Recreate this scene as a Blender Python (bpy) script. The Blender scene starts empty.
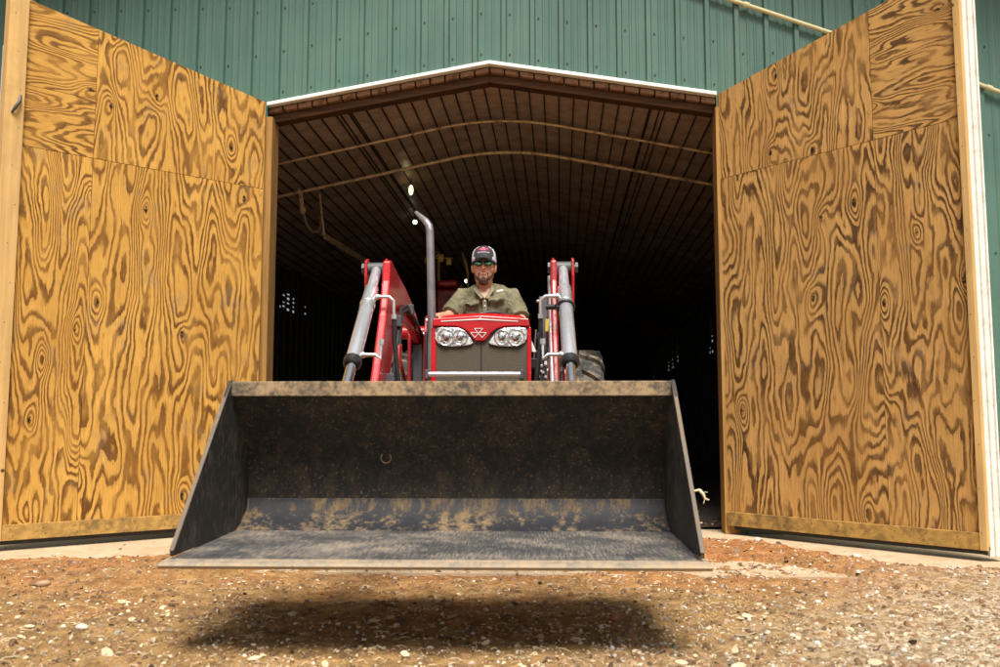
import bpy, math, random
from math import *
from mathutils import Vector, Matrix, noise
R = radians
S = bpy.context.scene
COL = S.collection

# ------------------------------------------------------------------ camera model
PITCH = atan(95/925); CP, SP = cos(PITCH), sin(PITCH); CH = .78
def ray(px, py):
    x = (px-500)/925; y = (333.5-py)/925
    dy = CP-y*SP; dz = SP+y*CP
    return x/dy, dz/dy
def P(px, py, d):
    a, b = ray(px, py); return Vector((a*d, d, CH+b*d))

# ------------------------------------------------------------------ mesh collector
class MB:
    def __init__(s): s.v = []; s.f = []; s.mi = []; s.uv = {}; s.m = 0
    def add(s, vs, fs):
        n = len(s.v); s.v += [Vector(v) for v in vs]
        for f in fs: s.f.append(tuple(i+n for i in f)); s.mi.append(s.m)
        return s
    def box(s, x0, x1, y0, y1, z0, z1):
        return s.add([(x0,y0,z0),(x1,y0,z0),(x1,y1,z0),(x0,y1,z0),(x0,y0,z1),(x1,y0,z1),(x1,y1,z1),(x0,y1,z1)],
              [(0,3,2,1),(4,5,6,7),(0,1,5,4),(1,2,6,5),(2,3,7,6),(3,0,4,7)])
    def hexa(s, a, b):   # two quads a (4 pts), b (4 pts)
        return s.add(list(a)+list(b), [(3,2,1,0),(4,5,6,7),(0,1,5,4),(1,2,6,5),(2,3,7,6),(3,0,4,7)])
    def bar(s, p, q, w, h, up=(0,0,1)):
        p, q = Vector(p), Vector(q); d = (q-p).normalized(); u = Vector(up)
        if abs(d.dot(u)) > .98: u = Vector((0,1,0))
        x = d.cross(u).normalized()*w/2; y = x.cross(d).normalized()*h/2
        return s.hexa([p-x-y,p+x-y,p+x+y,p-x+y],[q-x-y,q+x-y,q+x+y,q-x+y])
    def tube(s, pts, r, n=12, caps=True):
        pts = [Vector(p) for p in pts]; rs = r if isinstance(r,(list,tuple)) else [r]*len(pts)
        base = len(s.v); prev = None
        for i, p in enumerate(pts):
            if i == 0: d = pts[1]-p
            elif i == len(pts)-1: d = p-pts[-2]
            else: d = (pts[i+1]-p).normalized()+(p-pts[i-1]).normalized()
            d.normalize()
            if prev is None:
                a = Vector((0,0,1)) if abs(d.z) < .9 else Vector((1,0,0))
                u = d.cross(a).normalized()
            else: u = (prev-d*prev.dot(d)).normalized()
            prev = u; w = d.cross(u)
            for k in range(n):
                t = 2*pi*k/n; s.v.append(p+(u*cos(t)+w*sin(t))*rs[i])
        for i in range(len(pts)-1):
            for k in range(n):
                a = base+i*n+k; b = base+i*n+(k+1)%n
                s.f.append((a,b,b+n,a+n)); s.mi.append(s.m)
        if caps:
            s.f.append(tuple(base+k for k in reversed(range(n)))); s.mi.append(s.m)
            e = base+(len(pts)-1)*n
            s.f.append(tuple(e+k for k in range(n))); s.mi.append(s.m)
        return s
    def cyl(s, p, q, r, n=16): return s.tube([p,q], r, n)
    def prism(s, poly, t0, t1, ax=0):
        # poly of 2-tuples in the two other axes, extruded along ax
        def mk(a, b, t):
            return (t,a,b) if ax == 0 else ((a,t,b) if ax == 1 else (a,b,t))
        n = len(poly)
        vs = [mk(a,b,t0) for a,b in poly]+[mk(a,b,t1) for a,b in poly]
        fs = [tuple(range(n)), tuple(reversed(range(n,2*n)))]
        fs += [(i,i+n,(i+1)%n+n,(i+1)%n) for i in range(n)]
        return s.add(vs, fs)
    def ring(s, c, nrm, R_, r, n=24, m=8, a0=0, a1=2*pi):
        c = Vector(c); nrm = Vector(nrm).normalized()
        a = Vector((0,0,1)) if abs(nrm.z) < .9 else Vector((1,0,0))
        u = nrm.cross(a).normalized(); w = nrm.cross(u)
        full = abs(a1-a0-2*pi) < 1e-6
        pts = [c+(u*cos(a0+(a1-a0)*i/n)+w*sin(a0+(a1-a0)*i/n))*R_ for i in range(n+1)]
        return s.tube(pts, r, m, caps=not full)
    def ell(s, c, r, seg=20, rings=12, rot=None):
        c = Vector(c); base = []
        vs = []; fs = []
        for i in range(rings+1):
            th = pi*i/rings
            for k in range(seg):
                ph = 2*pi*k/seg
                v = Vector((r[0]*sin(th)*cos(ph), r[1]*sin(th)*sin(ph), r[2]*cos(th)))
                if rot: v = rot @ v
                vs.append(c+v)
        for i in range(rings):
            for k in range(seg):
                a = i*seg+k; b = i*seg+(k+1)%seg
                fs.append((a,a+seg,b+seg,b))
        return s.add(vs, fs)
    def loft(s, rings, caps=True):
        n = len(rings[0]); base = len(s.v)
        for r in rings: s.v += [Vector(p) for p in r]
        for i in range(len(rings)-1):
            for k in range(n):
                a = base+i*n+k; b = base+i*n+(k+1)%n
                s.f.append((a,b,b+n,a+n)); s.mi.append(s.m)
        if caps:
            s.f.append(tuple(base+k for k in reversed(range(n)))); s.mi.append(s.m)
            e = base+(len(rings)-1)*n
            s.f.append(tuple(e+k for k in range(n))); s.mi.append(s.m)
        return s
    def build(s, name, mats, parent=None, xf=None, smooth=None, bevel=0, label=None, kind=None, uv=None):
        me = bpy.data.meshes.new(name)
        vs = [xf(v) for v in s.v] if xf else s.v
        me.from_pydata([tuple(v) for v in vs], [], s.f)
        if not isinstance(mats, (list,tuple)): mats = [mats]
        for m in mats: me.materials.append(m)
        me.polygons.foreach_set('material_index', s.mi)
        if uv:
            l = me.uv_layers.new(name='UVMap')
            for lp in me.loops: l.data[lp.index].uv = uv(s.v[lp.vertex_index])
        me.update(); me.validate()
        import bmesh
        if not uv or True:
            bm = bmesh.new(); bm.from_mesh(me); bmesh.ops.recalc_face_normals(bm, faces=bm.faces); bm.to_mesh(me); bm.free()
        if smooth is not None:
            me.shade_smooth()
            if smooth < 180: me.set_sharp_from_angle(angle=R(smooth))
        o = bpy.data.objects.new(name, me); COL.objects.link(o)
        if parent is not None: o.parent = parent
        if bevel:
            b = o.modifiers.new('Bevel','BEVEL'); b.width = bevel; b.segments = 2; b.limit_method = 'ANGLE'; b.angle_limit = R(35)
            b.harden_normals = False
        if label: o['label'] = label
        if kind: o['kind'] = kind
        return o

def thing(name, label, cat, loc=(0,0,0), rz=0, group=None):
    o = bpy.data.objects.new(name, None); COL.objects.link(o)
    o.location = loc; o.rotation_euler = (0,0,rz); o.empty_display_size = .2
    o['label'] = label; o['category'] = cat
    if group: o['group'] = group
    return o
def tag(o, label, cat, group=None, kind=None):
    o['label'] = label; o['category'] = cat
    if group: o['group'] = group
    if kind: o['kind'] = kind
    return o

# ------------------------------------------------------------------ materials
class NT:
    def __init__(s, name):
        s.mat = bpy.data.materials.new(name); s.mat.use_nodes = True
        s.t = s.mat.node_tree; s.bsdf = s.t.nodes['Principled BSDF']
    def n(s, typ, **kw):
        nd = s.t.nodes.new(typ)
        for k, v in kw.items():
            if k.startswith('i_'):
                key = k[2:]; key = int(key) if key.isdigit() else key.replace('_',' ')
                nd.inputs[key].default_value = v
            else: setattr(nd, k, v)
        return nd
    def l(s, a, b): s.t.links.new(a, b)
    def math(s, op, a, b=None, c=None, clamp=False):
        nd = s.n('ShaderNodeMath', operation=op); nd.use_clamp = clamp
        for i, x in enumerate((a,b,c)):
            if x is None: continue
            if isinstance(x,(int,float)): nd.inputs[i].default_value = x
            else: s.l(x, nd.inputs[i])
        return nd.outputs[0]
    def coord(s, kind='Object', scale=(1,1,1), loc=(0,0,0)):
        tc = s.n('ShaderNodeTexCoord'); mp = s.n('ShaderNodeMapping')
        mp.inputs['Scale'].default_value = scale; mp.inputs['Location'].default_value = loc
        s.l(tc.outputs[kind], mp.inputs['Vector']); return mp.outputs[0]
    def noise(s, vec, scale, detail=3, rough=.5, dist=0, dim='3D'):
        nd = s.n('ShaderNodeTexNoise', noise_dimensions=dim)
        nd.inputs['Scale'].default_value = scale; nd.inputs['Detail'].default_value = detail
        nd.inputs['Roughness'].default_value = rough; nd.inputs['Distortion'].default_value = dist
        s.l(vec, nd.inputs['Vector']); return nd.outputs['Fac']
    def voro(s, vec, scale, rnd=1, feat='F1', dim='3D', out='Distance'):
        nd = s.n('ShaderNodeTexVoronoi', voronoi_dimensions=dim, feature=feat)
        nd.inputs['Scale'].default_value = scale; nd.inputs['Randomness'].default_value = rnd
        s.l(vec, nd.inputs['Vector']); return nd.outputs[out]
    def ramp(s, fac, stops, interp='LINEAR'):
        nd = s.n('ShaderNodeValToRGB'); cr = nd.color_ramp; cr.interpolation = interp
        while len(cr.elements) < len(stops): cr.elements.new(.5)
        for e, (p, c) in zip(cr.elements, stops):
            e.position = p; e.color = (c[0],c[1],c[2],1) if isinstance(c,(tuple,list)) else (c,c,c,1)
        s.l(fac, nd.inputs[0]); return nd.outputs[0]
    def mix(s, fac, a, b, mode='MIX'):
        nd = s.n('ShaderNodeMix', data_type='RGBA', blend_type=mode)
        for i, x in ((0,fac),(6,a),(7,b)):
            if isinstance(x,(int,float)): nd.inputs[i].default_value = x if i == 0 else (x,x,x,1)
            elif isinstance(x,(tuple,list)): nd.inputs[i].default_value = (*x[:3],1)
            else: s.l(x, nd.inputs[i])
        return nd.outputs[2]
    def setp(s, key, v):
        if isinstance(v,(int,float)): s.bsdf.inputs[key].default_value = v
        elif isinstance(v,(tuple,list)): s.bsdf.inputs[key].default_value = (*v[:3],1)
        else: s.l(v, s.bsdf.inputs[key])
        return s
    def bump(s, h, dist=.002, strength=1):
        nd = s.n('ShaderNodeBump'); nd.inputs['Distance'].default_value = dist; nd.inputs['Strength'].default_value = strength
        s.l(h, nd.inputs['Height']); s.l(nd.outputs[0], s.bsdf.inputs['Normal']); return s

def simple(name, col, rough=.5, metal=0, var=.15, scale=8, bump=0, dirt=None, dscale=6, dlo=.5, dhi=.65, coat=0, spec=None, bscale=60):
    m = NT(name); v = m.coord()
    n = m.noise(v, scale, 5, .6)
    c = m.mix(m.ramp(n, [(.3,0),(.7,1)]), tuple(x*(1-var) for x in col), tuple(min(1,x*(1+var)) for x in col))
    r = m.math('MULTIPLY_ADD', m.noise(v, scale*2.3, 4, .6), .3, rough-.15, clamp=True)
    if dirt:
        dn = m.noise(v, dscale, 7, .7)
        df = m.ramp(dn, [(dlo,0),(dhi,1)])
        c = m.mix(df, c, dirt); r = m.mix(df, r, .95)
        if metal:
            mm = m.math('MULTIPLY_ADD', df, -metal, metal); m.setp('Metallic', mm)
    elif metal: m.setp('Metallic', metal)
    m.setp('Base Color', c).setp('Roughness', r)
    if coat: m.bsdf.inputs['Coat Weight'].default_value = coat; m.bsdf.inputs['Coat Roughness'].default_value = .08
    if spec is not None: m.bsdf.inputs['Specular IOR Level'].default_value = spec
    if bump: m.bump(m.noise(v, bscale, 5, .6), bump)
    return m.mat

def plywood(name, pale, dark, amp=1.0, seed=0):
    m = NT(name)
    uv = m.coord('UV')
    sep = m.n('ShaderNodeSeparateXYZ'); m.l(uv, sep.inputs[0])
    u, v = sep.outputs[0], sep.outputs[1]
    def comb(us, vs, off=0):
        c = m.n('ShaderNodeCombineXYZ')
        m.l(m.math('MULTIPLY', u, us), c.inputs[0]); m.l(m.math('MULTIPLY', v, vs), c.inputs[1]); c.inputs[2].default_value = seed+off
        return c.outputs[0]
    # wobble of the coordinates
    big = m.noise(comb(4.6, .95), 1, 1.5, .38)
    mid = m.noise(comb(9.0, 3.0, 5.1), 1, 2, .5)
    fine = m.noise(comb(75, 17, 9.7), 1, 3, .6)
    h = m.math('MULTIPLY_ADD', big, 3.1*amp, m.math('MULTIPLY', mid, .42))
    h = m.math('ADD', h, m.math('MULTIPLY', fine, .085))
    # knots in loose horizontal rows
    kv = comb(3.3, 1.55, 2.3)
    vn = m.n('ShaderNodeTexVoronoi', voronoi_dimensions='2D'); vn.inputs['Scale'].default_value = 1; vn.inputs['Randomness'].default_value = .75
    m.l(kv, vn.inputs['Vector'])
    kd = vn.outputs['Distance']
    sepc = m.n('ShaderNodeSeparateColor'); m.l(vn.outputs['Color'], sepc.inputs[0])
    has = m.math('GREATER_THAN', sepc.outputs[0], .55)
    k1 = m.math('POWER', 2.718, m.math('MULTIPLY', m.math('MULTIPLY', kd, kd), -42))
    h = m.math('ADD', h, m.math('MULTIPLY', m.math('MULTIPLY', k1, has), .46))
    ring = m.math('FRACT', m.math('MULTIPLY', h, 6.0))
    wid = m.noise(comb(3, 1.3, 14.2), 1, 2, .5)
    shift = m.math('MULTIPLY_ADD', wid, .8, -.40)
    prof = m.ramp(m.math('ADD', ring, shift), [(.0,.2),(.05,.02),(.40,.05),(.52,.50),(.60,.90),(.88,1),(.95,.55),(1,.2)])
    # fibres
    fib = m.noise(comb(420, 6, 3.3), 1, 3, .6)
    blot = m.noise(comb(2.2, 1.6, 7.7), 1, 5, .65)
    fade = m.ramp(m.noise(comb(6, 2.4, 21.), 1, 4, .65), [(.34,.5),(.54,1)])
    pf = m.math('MULTIPLY', prof, fade)
    c = m.mix(pf, pale, dark)
    c = m.mix(m.ramp(blot, [(.38,0),(.70,.55)]), c, tuple(a*b for a, b in zip(pale,(.60,.52,.40))), 'MIX')
    c = m.mix(m.math('MULTIPLY', m.ramp(fib, [(.35,0),(.62,1)]), .38), c, tuple(a*.55 for a in dark))
    # grey weathering patches
    wth = m.ramp(m.noise(comb(7, 5, 31.), 1, 6, .7), [(.56,0),(.72,.42)])
    c = m.mix(wth, c, (.23,.17,.115))
    # knot core
    core = m.math('MULTIPLY', m.ramp(kd, [(.028,1),(.05,0)]), has)
    crack = m.math('MULTIPLY', core, m.ramp(m.noise(comb(60,50,1.), 1, 2, .5), [(.44,0),(.52,1)]))
    c = m.mix(m.math('MULTIPLY', core, .6), c, (.13,.055,.018))
    c = m.mix(crack, c, (.012,.008,.005))
    m.setp('Base Color', c).setp('Roughness', m.math('MULTIPLY_ADD', pf, -.12, .78))
    m.bsdf.inputs['Specular IOR Level'].default_value = .25
    m.bump(m.math('ADD', m.math('MULTIPLY', pf, .6), m.math('MULTIPLY', fib, .35)), .0018, .9)
    return m.mat

def lumber(name, col, axis=2, dark=.55, streak=None):
    m = NT(name)
    sc = [26,26,26]; sc[axis] = 1.1
    v = m.coord('Object', tuple(sc))
    n = m.noise(v, 1, 5, .6, .4); n2 = m.noise(v, 5, 3, .6)
    v2 = m.coord('Object'); b = m.noise(v2, 3.1, 5, .65)
    c = m.mix(m.ramp(n, [(.36,0),(.62,1)]), tuple(x*dark for x in col), col)
    c = m.mix(m.math('MULTIPLY', m.ramp(b, [(.45,0),(.7,1)]), .5), c, tuple(x*.6 for x in col))
    kn = m.voro(v2, 3.7, 1)
    c = m.mix(m.ramp(kn, [(.03,1),(.06,0)]), c, (.09,.04,.015))
    if streak: c = m.mix(m.ramp(m.noise(v2, 7, 7, .7), [(.5,0),(.62,.8)]), c, streak)
    m.setp('Base Color', c).setp('Roughness', .8); m.bsdf.inputs['Specular IOR Level'].default_value = .25
    m.bump(n2, .0015, .7)
    return m.mat

M = {}
M['ply1'] = plywood('plywood_warm', (.77,.43,.095), (.115,.042,.008), 1.0, 1.7)
M['ply2'] = plywood('plywood_tan', (.71,.405,.130), (.066,.028,.009), 1.05, 8.4)
M['stud'] = lumber('pale_lumber', (.66,.42,.165), 2, .78)
M['sill'] = lumber('bottom_board', (.50,.30,.085), 0, .62, (.16,.10,.04))
M['jamb'] = lumber('jamb_lumber', (.42,.23,.07), 2, .6)
M['beamw'] = lumber('dark_header_wood', (.085,.038,.016), 0, .5)
M['soffit'] = simple('soffit_brown', (.26,.145,.085), .7, 0, .3, 9, .001, (.12,.06,.03), 9, .5, .6)
def wall_mat():
    m = NT('green_steel_siding'); v = m.coord()
    st = m.coord('Object', (14,14,.7))
    n = m.noise(v, 1.1, 4, .6); s_ = m.noise(st, 1, 5, .7); g = m.noise(v, 90, 3, .6)
    c = m.mix(m.ramp(n,[(.3,0),(.7,1)]), (.046,.118,.092), (.078,.172,.136))
    sx = m.n('ShaderNodeSeparateXYZ'); m.l(v, sx.inputs[0])
    wn = m.n('ShaderNodeTexWhiteNoise', noise_dimensions='1D'); m.l(m.math('FLOOR', m.math('MULTIPLY', sx.outputs[0], 1.0936)), wn.inputs['W'])
    c = m.mix(m.math('MULTIPLY', wn.outputs['Value'], .30), c, (.040,.100,.085))
    c = m.mix(m.math('MULTIPLY', m.ramp(s_,[(.45,0),(.75,1)]), .35), c, (.14,.20,.165))
    c = m.mix(m.math('MULTIPLY', m.ramp(g,[(.5,0),(.8,1)]), .25), c, (.22,.27,.20))
    m.setp('Base Color', c).setp('Roughness', m.math('MULTIPLY_ADD', s_, .25, .33))
    m.bump(m.noise(v, 3, 3, .5), .004, .5)
    return m.mat
M['wall'] = wall_mat()
M['screw'] = simple('dark_screw', (.03,.03,.03), .5)
M['white'] = simple('white_trim', (.80,.80,.77), .4, 0, .05, 5, 0, (.45,.42,.36), 9, .58, .72)
M['whitedirty'] = simple('weathered_white_metal', (.72,.69,.64), .5, 0, .08, 6, .0008, (.50,.44,.38), 14, .5, .75)
M['ceil'] = simple('ceiling_tan_steel', (.50,.385,.31), .33, .15, .2, 1.6, .001, (.26,.17,.12), 4, .45, .75)
M['seam'] = simple('ceiling_seam', (.018,.012,.009), .7)
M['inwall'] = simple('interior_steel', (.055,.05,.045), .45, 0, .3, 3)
M['hoop'] = simple('galvanised_hoop', (.72,.55,.34), .4, 0, .2, 12, 0, (.2,.14,.08), 10, .5, .65)
M['conduit'] = simple('yellowed_conduit', (.62,.56,.33), .45, 0, .15, 9)
M['red'] = simple('red_paint', (.46,.004,.010), .30, 0, .25, 5, .0005, (.13,.04,.022), 7, .56, .80, coat=.35)
M['reddirty'] = simple('red_paint_dusty', (.33,.004,.008), .4, 0, .3, 7, .0008, (.07,.025,.018), 8, .48, .70, coat=.2)
M['black'] = simple('black_paint', (.012,.012,.013), .42, 0, .3, 8, 0, (.10,.08,.055), 9, .56, .72)
M['rubber'] = simple('hose_rubber', (.018,.018,.02), .55, 0, .3, 10)
M['tyre'] = simple('tyre_rubber', (.022,.021,.02), .8, 0, .3, 10, .002, (.20,.16,.12), 6, .48, .62)
M['steel'] = simple('cylinder_grey_paint', (.56,.57,.63), .24, .6, .05, 5, 0, (.20,.18,.15), 5, .66, .80, coat=.5)
M['chrome'] = simple('chromed_rod', (.75,.76,.78), .15, 1, .04, 9)
M['zinc'] = simple('zinc_fitting', (.66,.67,.68), .3, .8, .1, 12)
M['darkgrey'] = simple('dark_grey_paint', (.07,.072,.08), .5, 0, .2, 9, .0005, (.13,.11,.08), 10, .58, .7)
M['exh'] = simple('exhaust_steel', (.27,.265,.29), .36, .6, .25, 9, .0006, (.10,.085,.075), 11, .55, .7)
M['yellow'] = simple('yellow_tag', (.65,.5,.06), .5)
M['decal'] = simple('white_decal', (.80,.80,.78), .4, 0, .03)
M['blackg'] = simple('grille_frame_black', (.015,.014,.013), .55)
M['lens'] = None
def lens_mat():
    m = NT('headlamp_lens'); v = m.coord()
    n = m.noise(v, 38, 3, .6, .6)
    c = m.mix(m.ramp(n,[(.40,0),(.50,1)]), (.16,.16,.17), (.82,.83,.85))
    m.setp('Base Color', c).setp('Metallic', .55).setp('Roughness', .16)
    m.bsdf.inputs['Coat Weight'].default_value = 1; m.bsdf.inputs['Coat Roughness'].default_value = .03
    m.bump(n, .006, .8); return m.mat
M['lens'] = lens_mat()
def mesh_mat():
    m = NT('grille_mesh'); v = m.coord()
    w = m.voro(m.coord('Object',(1,1,1)), 105, .15, dim='3D')
    dn = m.noise(v, 60, 5, .8); d2 = m.noise(v, 6, 4, .6)
    c = m.mix(m.ramp(w,[(.25,0),(.5,1)]), (.006,.005,.005), (.075,.062,.045))
    c = m.mix(m.ramp(dn,[(.60,0),(.70,1)]), c, (.15,.115,.07))
    c = m.mix(m.math('MULTIPLY', m.ramp(d2,[(.4,0),(.7,1)]), .4), c, (.075,.058,.038))
    m.setp('Base Color', c).setp('Roughness', .75); m.bump(w, .002, .8); return m.mat
M['mesh'] = mesh_mat()
def bucket_mat(name, base, dirt, lo, hi, metal=0., rough=.45, vs=(1,1,1), speck=(.22,.16,.10), slo=.60):
    m = NT(name); v = m.coord('Object'); vv = m.coord('Object', vs)
    n1 = m.noise(v, 4, 8, .72); n2 = m.noise(vv, 26, 6, .75); n3 = m.noise(v, 75, 4, .75)
    c = m.mix(m.ramp(n1,[(.3,0),(.7,1)]), base, tuple(x*2.0 for x in base))
    df = m.ramp(m.math('MULTIPLY_ADD', n2, .6, m.math('MULTIPLY', n1, .4)), [(lo,0),(hi,1)])
    c = m.mix(df, c, dirt)
    sf = m.math('MULTIPLY', m.ramp(n3,[(slo,0),(slo+.1,1)]), m.ramp(n1,[(.35,.1),(.6,1)]))
    c = m.mix(sf, c, speck)
    m.setp('Base Color', c).setp('Roughness', m.mix(df, rough, .9)).setp('Metallic', m.math('MULTIPLY_ADD', df, -metal, metal))
    m.bump(m.math('MULTIPLY_ADD', n2, .7, m.math('MULTIPLY', n3, .3)), .003, .8)
    return m.mat
M['bk_in'] = bucket_mat('bucket_inner_dirt', (.006,.005,.004), (.050,.032,.016), .47, .64, 0, .85, (1,1,.5), (.17,.12,.07), .57)
M['bk_side'] = bucket_mat('bucket_side_scuffed', (.010,.009,.008), (.10,.075,.05), .50, .63, .0, .7, (2,2,.6), (.28,.22,.15), .62)
M['bk_lip'] = bucket_mat('bucket_lip_mud', (.05,.04,.03), (.34,.235,.13), .42, .56, 0, .75, (1,1,1), (.03,.025,.02), .58)
M['bk_lipd'] = bucket_mat('bucket_side_edge', (.07,.06,.05), (.19,.13,.075), .44, .60, .1, .5, (2,2,.6))
M['bk_bend'] = bucket_mat('bucket_bend_blued', (.010,.011,.015), (.21,.14,.07), .49, .60, .1, .6, (1,1,.25), (.3,.2,.1), .62)
M['bk_floor'] = bucket_mat('bucket_floor_scoured', (.12,.12,.125), (.34,.25,.15), .47, .66, .7, .42, (7,.4,1), (.06,.05,.04), .6)
M['bk_edge'] = bucket_mat('cutting_edge_worn', (.20,.18,.15), (.40,.28,.16), .42, .60, .3, .5, (3,1,1), (.2,.15,.1), .62)
M['skin'] = simple('skin', (.50,.255,.165), .5, 0, .14, 14, .0005)
M['skin'].node_tree.nodes['Principled BSDF'].inputs['Subsurface Weight'].default_value = .05
M['lip'] = simple('mouth_line', (.16,.05,.04), .6)
M['beard'] = simple('beard_hair', (.055,.028,.017), .85, 0, .5, 60, .002, bscale=300)
M['hair'] = simple('brown_hair', (.04,.02,.012), .7, 0, .3, 60)
def shirt_mat():
    m = NT('khaki_shirt_cloth'); v = m.coord()
    n = m.noise(v, 9, 5, .65, 1.2); f = m.noise(v, 220, 2, .5)
    c = m.mix(m.ramp(n,[(.35,0),(.65,1)]), (.125,.115,.066), (.235,.220,.140))
    m.setp('Base Color', c).setp('Roughness', .85)
    m.bsdf.inputs['Specular IOR Level'].default_value = .2
    m.bump(m.math('ADD', n, m.math('MULTIPLY', f, .04)), .045, .9); return m.mat
M['shirt'] = shirt_mat()
M['shirtdark'] = simple('shirt_flap_shade', (.045,.045,.028), .9)
M['shirtpl'] = simple('shirt_trim_cloth', (.19,.178,.108), .85, 0, .2, 30, .002)
M['denim'] = simple('denim', (.03,.045,.09), .85, 0, .3, 30, .003)
M['boot'] = simple('brown_boot', (.08,.04,.02), .6)
M['capblk'] = simple('cap_charcoal_cloth', (.035,.036,.045), .75, 0, .2, 60, .001)
M['capwht'] = simple('cap_pale_mesh', (.62,.60,.66), .7, 0, .15, 150, .002)
M['caprd'] = simple('cap_patch_magenta', (.55,.02,.10), .6)
M['glassg'] = NT('green_reflection_lens').setp('Base Color', (.10,.45,.28)).setp('Metallic', 1).setp('Roughness', .08).mat  # green reflection put into the lens colour
M['concrete'] = None
def conc():
    m = NT('concrete_apron'); v = m.coord()
    n = m.noise(v, 2.2, 7, .7); s_ = m.voro(v, 22, 1); d = m.noise(v, 9, 6, .75)
    c = m.mix(m.ramp(n,[(.3,0),(.7,1)]), (.40,.29,.17), (.52,.42,.29))
    c = m.mix(m.ramp(d,[(.5,0),(.68,.7)]), c, (.34,.19,.09))
    c = m.mix(m.math('MULTIPLY', m.ramp(s_,[(.06,1),(.12,0)]), m.ramp(d,[(.45,0),(.55,1)])), c, (.06,.045,.03))
    m.setp('Base Color', c).setp('Roughness', .9); m.bump(d, .004, .7); return m.mat
M['concrete'] = conc()
def ground_mat():
    m = NT('clay_ground'); v = m.coord()
    n = m.noise(v, .9, 6, .65); d = m.noise(v, 7, 8, .75); f = m.noise(v, 55, 6, .8); g = m.voro(v, 48, 1)
    gc = m.n('ShaderNodeTexVoronoi'); gc.inputs['Scale'].default_value = 48; m.l(v, gc.inputs['Vector'])
    gsep = m.n('ShaderNodeSeparateColor'); m.l(gc.outputs['Color'], gsep.inputs[0])
    sep = m.n('ShaderNodeSeparateXYZ'); m.l(v, sep.inputs[0])
    # red clay to the left and along the slab, grey gravel in the right foreground
    clay = m.mix(m.ramp(d,[(.35,0),(.65,1)]), (.24,.095,.032), (.46,.21,.075))
    sand = m.mix(m.ramp(d,[(.35,0),(.65,1)]), (.14,.080,.033), (.46,.28,.115))
    grav = m.mix(m.ramp(gsep.outputs[0],[(.2,0),(.9,1)]), (.22,.155,.09), (.60,.50,.36))
    mx = m.math('ADD', m.math('MULTIPLY_ADD', sep.outputs[1], .30, -1.15), m.math('MULTIPLY_ADD', n, 1.6, -.8))
    c = m.mix(m.ramp(mx,[(.1,0),(.55,1)]), sand, clay)
    rx = m.math('ADD', m.math('MULTIPLY_ADD', sep.outputs[0], .45, -.25), m.math('ADD', m.math('MULTIPLY_ADD', sep.outputs[1], -.35, 1.25), m.math('MULTIPLY_ADD', n, 1.2, -.6)))
    c = m.mix(m.ramp(rx,[(.0,0),(.6,.8)]), c, grav)
    c = m.mix(m.ramp(f,[(.34,.9),(.47,0)]), c, (.06,.033,.016))
    c = m.mix(m.ramp(f,[(.60,0),(.72,.7)]), c, (.62,.50,.33))
    m.setp('Base Color', c).setp('Roughness', .95); m.bsdf.inputs['Specular IOR Level'].default_value = .15
    m.bump(m.math('ADD', m.math('MULTIPLY', f, .6), m.math('MULTIPLY', g, -.5)), .012, 1); return m.mat
M['ground'] = ground_mat()
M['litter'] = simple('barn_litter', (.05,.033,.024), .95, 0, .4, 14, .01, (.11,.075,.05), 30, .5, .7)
M['chip'] = simple('pale_wood_chip', (.60,.48,.31), .8, 0, .3, 3, .001)
M['chip2'] = simple('dark_bark_bit', (.09,.055,.03), .9, 0, .3, 3)
M['straw'] = simple('dry_straw', (.56,.45,.28), .8, 0, .3, 3)
M['stone1'] = simple('pale_stone', (.52,.47,.40), .85, 0, .2, 20, .002)
M['stone2'] = simple('tan_stone', (.36,.24,.14), .9, 0, .3, 20, .002)
M['stone3'] = simple('grey_stone', (.25,.215,.175), .85, 0, .3, 20, .002)
M['clod'] = simple('clay_clod', (.22,.115,.055), .95, 0, .3, 20, .003)
M['clod2'] = simple('dark_soil_clod', (.14,.08,.04), .95, 0, .3, 20, .003)
M['redstone'] = simple('red_brick_stone', (.42,.15,.07), .85, 0, .2, 20, .002)
def emit(name, col, st):
    m = NT(name); m.setp('Base Color', col); m.bsdf.inputs['Emission Color'].default_value = (*col,1); m.bsdf.inputs['Emission Strength'].default_value = st
    return m.mat
M['bulb'] = emit('white_bulb', (1,.93,.8), 2.5)
M['bulbw'] = emit('warm_bulb', (1,.78,.35), 3)
M['brass'] = simple('dull_brass', (.45,.33,.13), .4, .7, .2, 12)
M['hosetan'] = simple('dusty_hose', (.34,.27,.20), .5)
M['rope'] = simple('frayed_twine', (.66,.55,.38), .9, 0, .2, 60)
M['vinyl'] = simple('black_seat_vinyl', (.014,.014,.015), .5)
M['bluegrey'] = simple('post_blue_grey', (.085,.09,.105), .5, 0, .2, 9, 0, (.14,.12,.10), 9, .58, .72)

# ------------------------------------------------------------------ camera
cam = bpy.data.cameras.new('camera'); cam.lens = 33.3; cam.sensor_width = 36; cam.clip_end = 2000; cam.clip_start = .05
co = bpy.data.objects.new('camera', cam); COL.objects.link(co)
co.location = (0,0,CH); co.rotation_euler = (pi/2+PITCH,0,0); S.camera = co
cam.dof.use_dof = True; cam.dof.focus_distance = 6.0; cam.dof.aperture_fstop = 3.2

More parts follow.
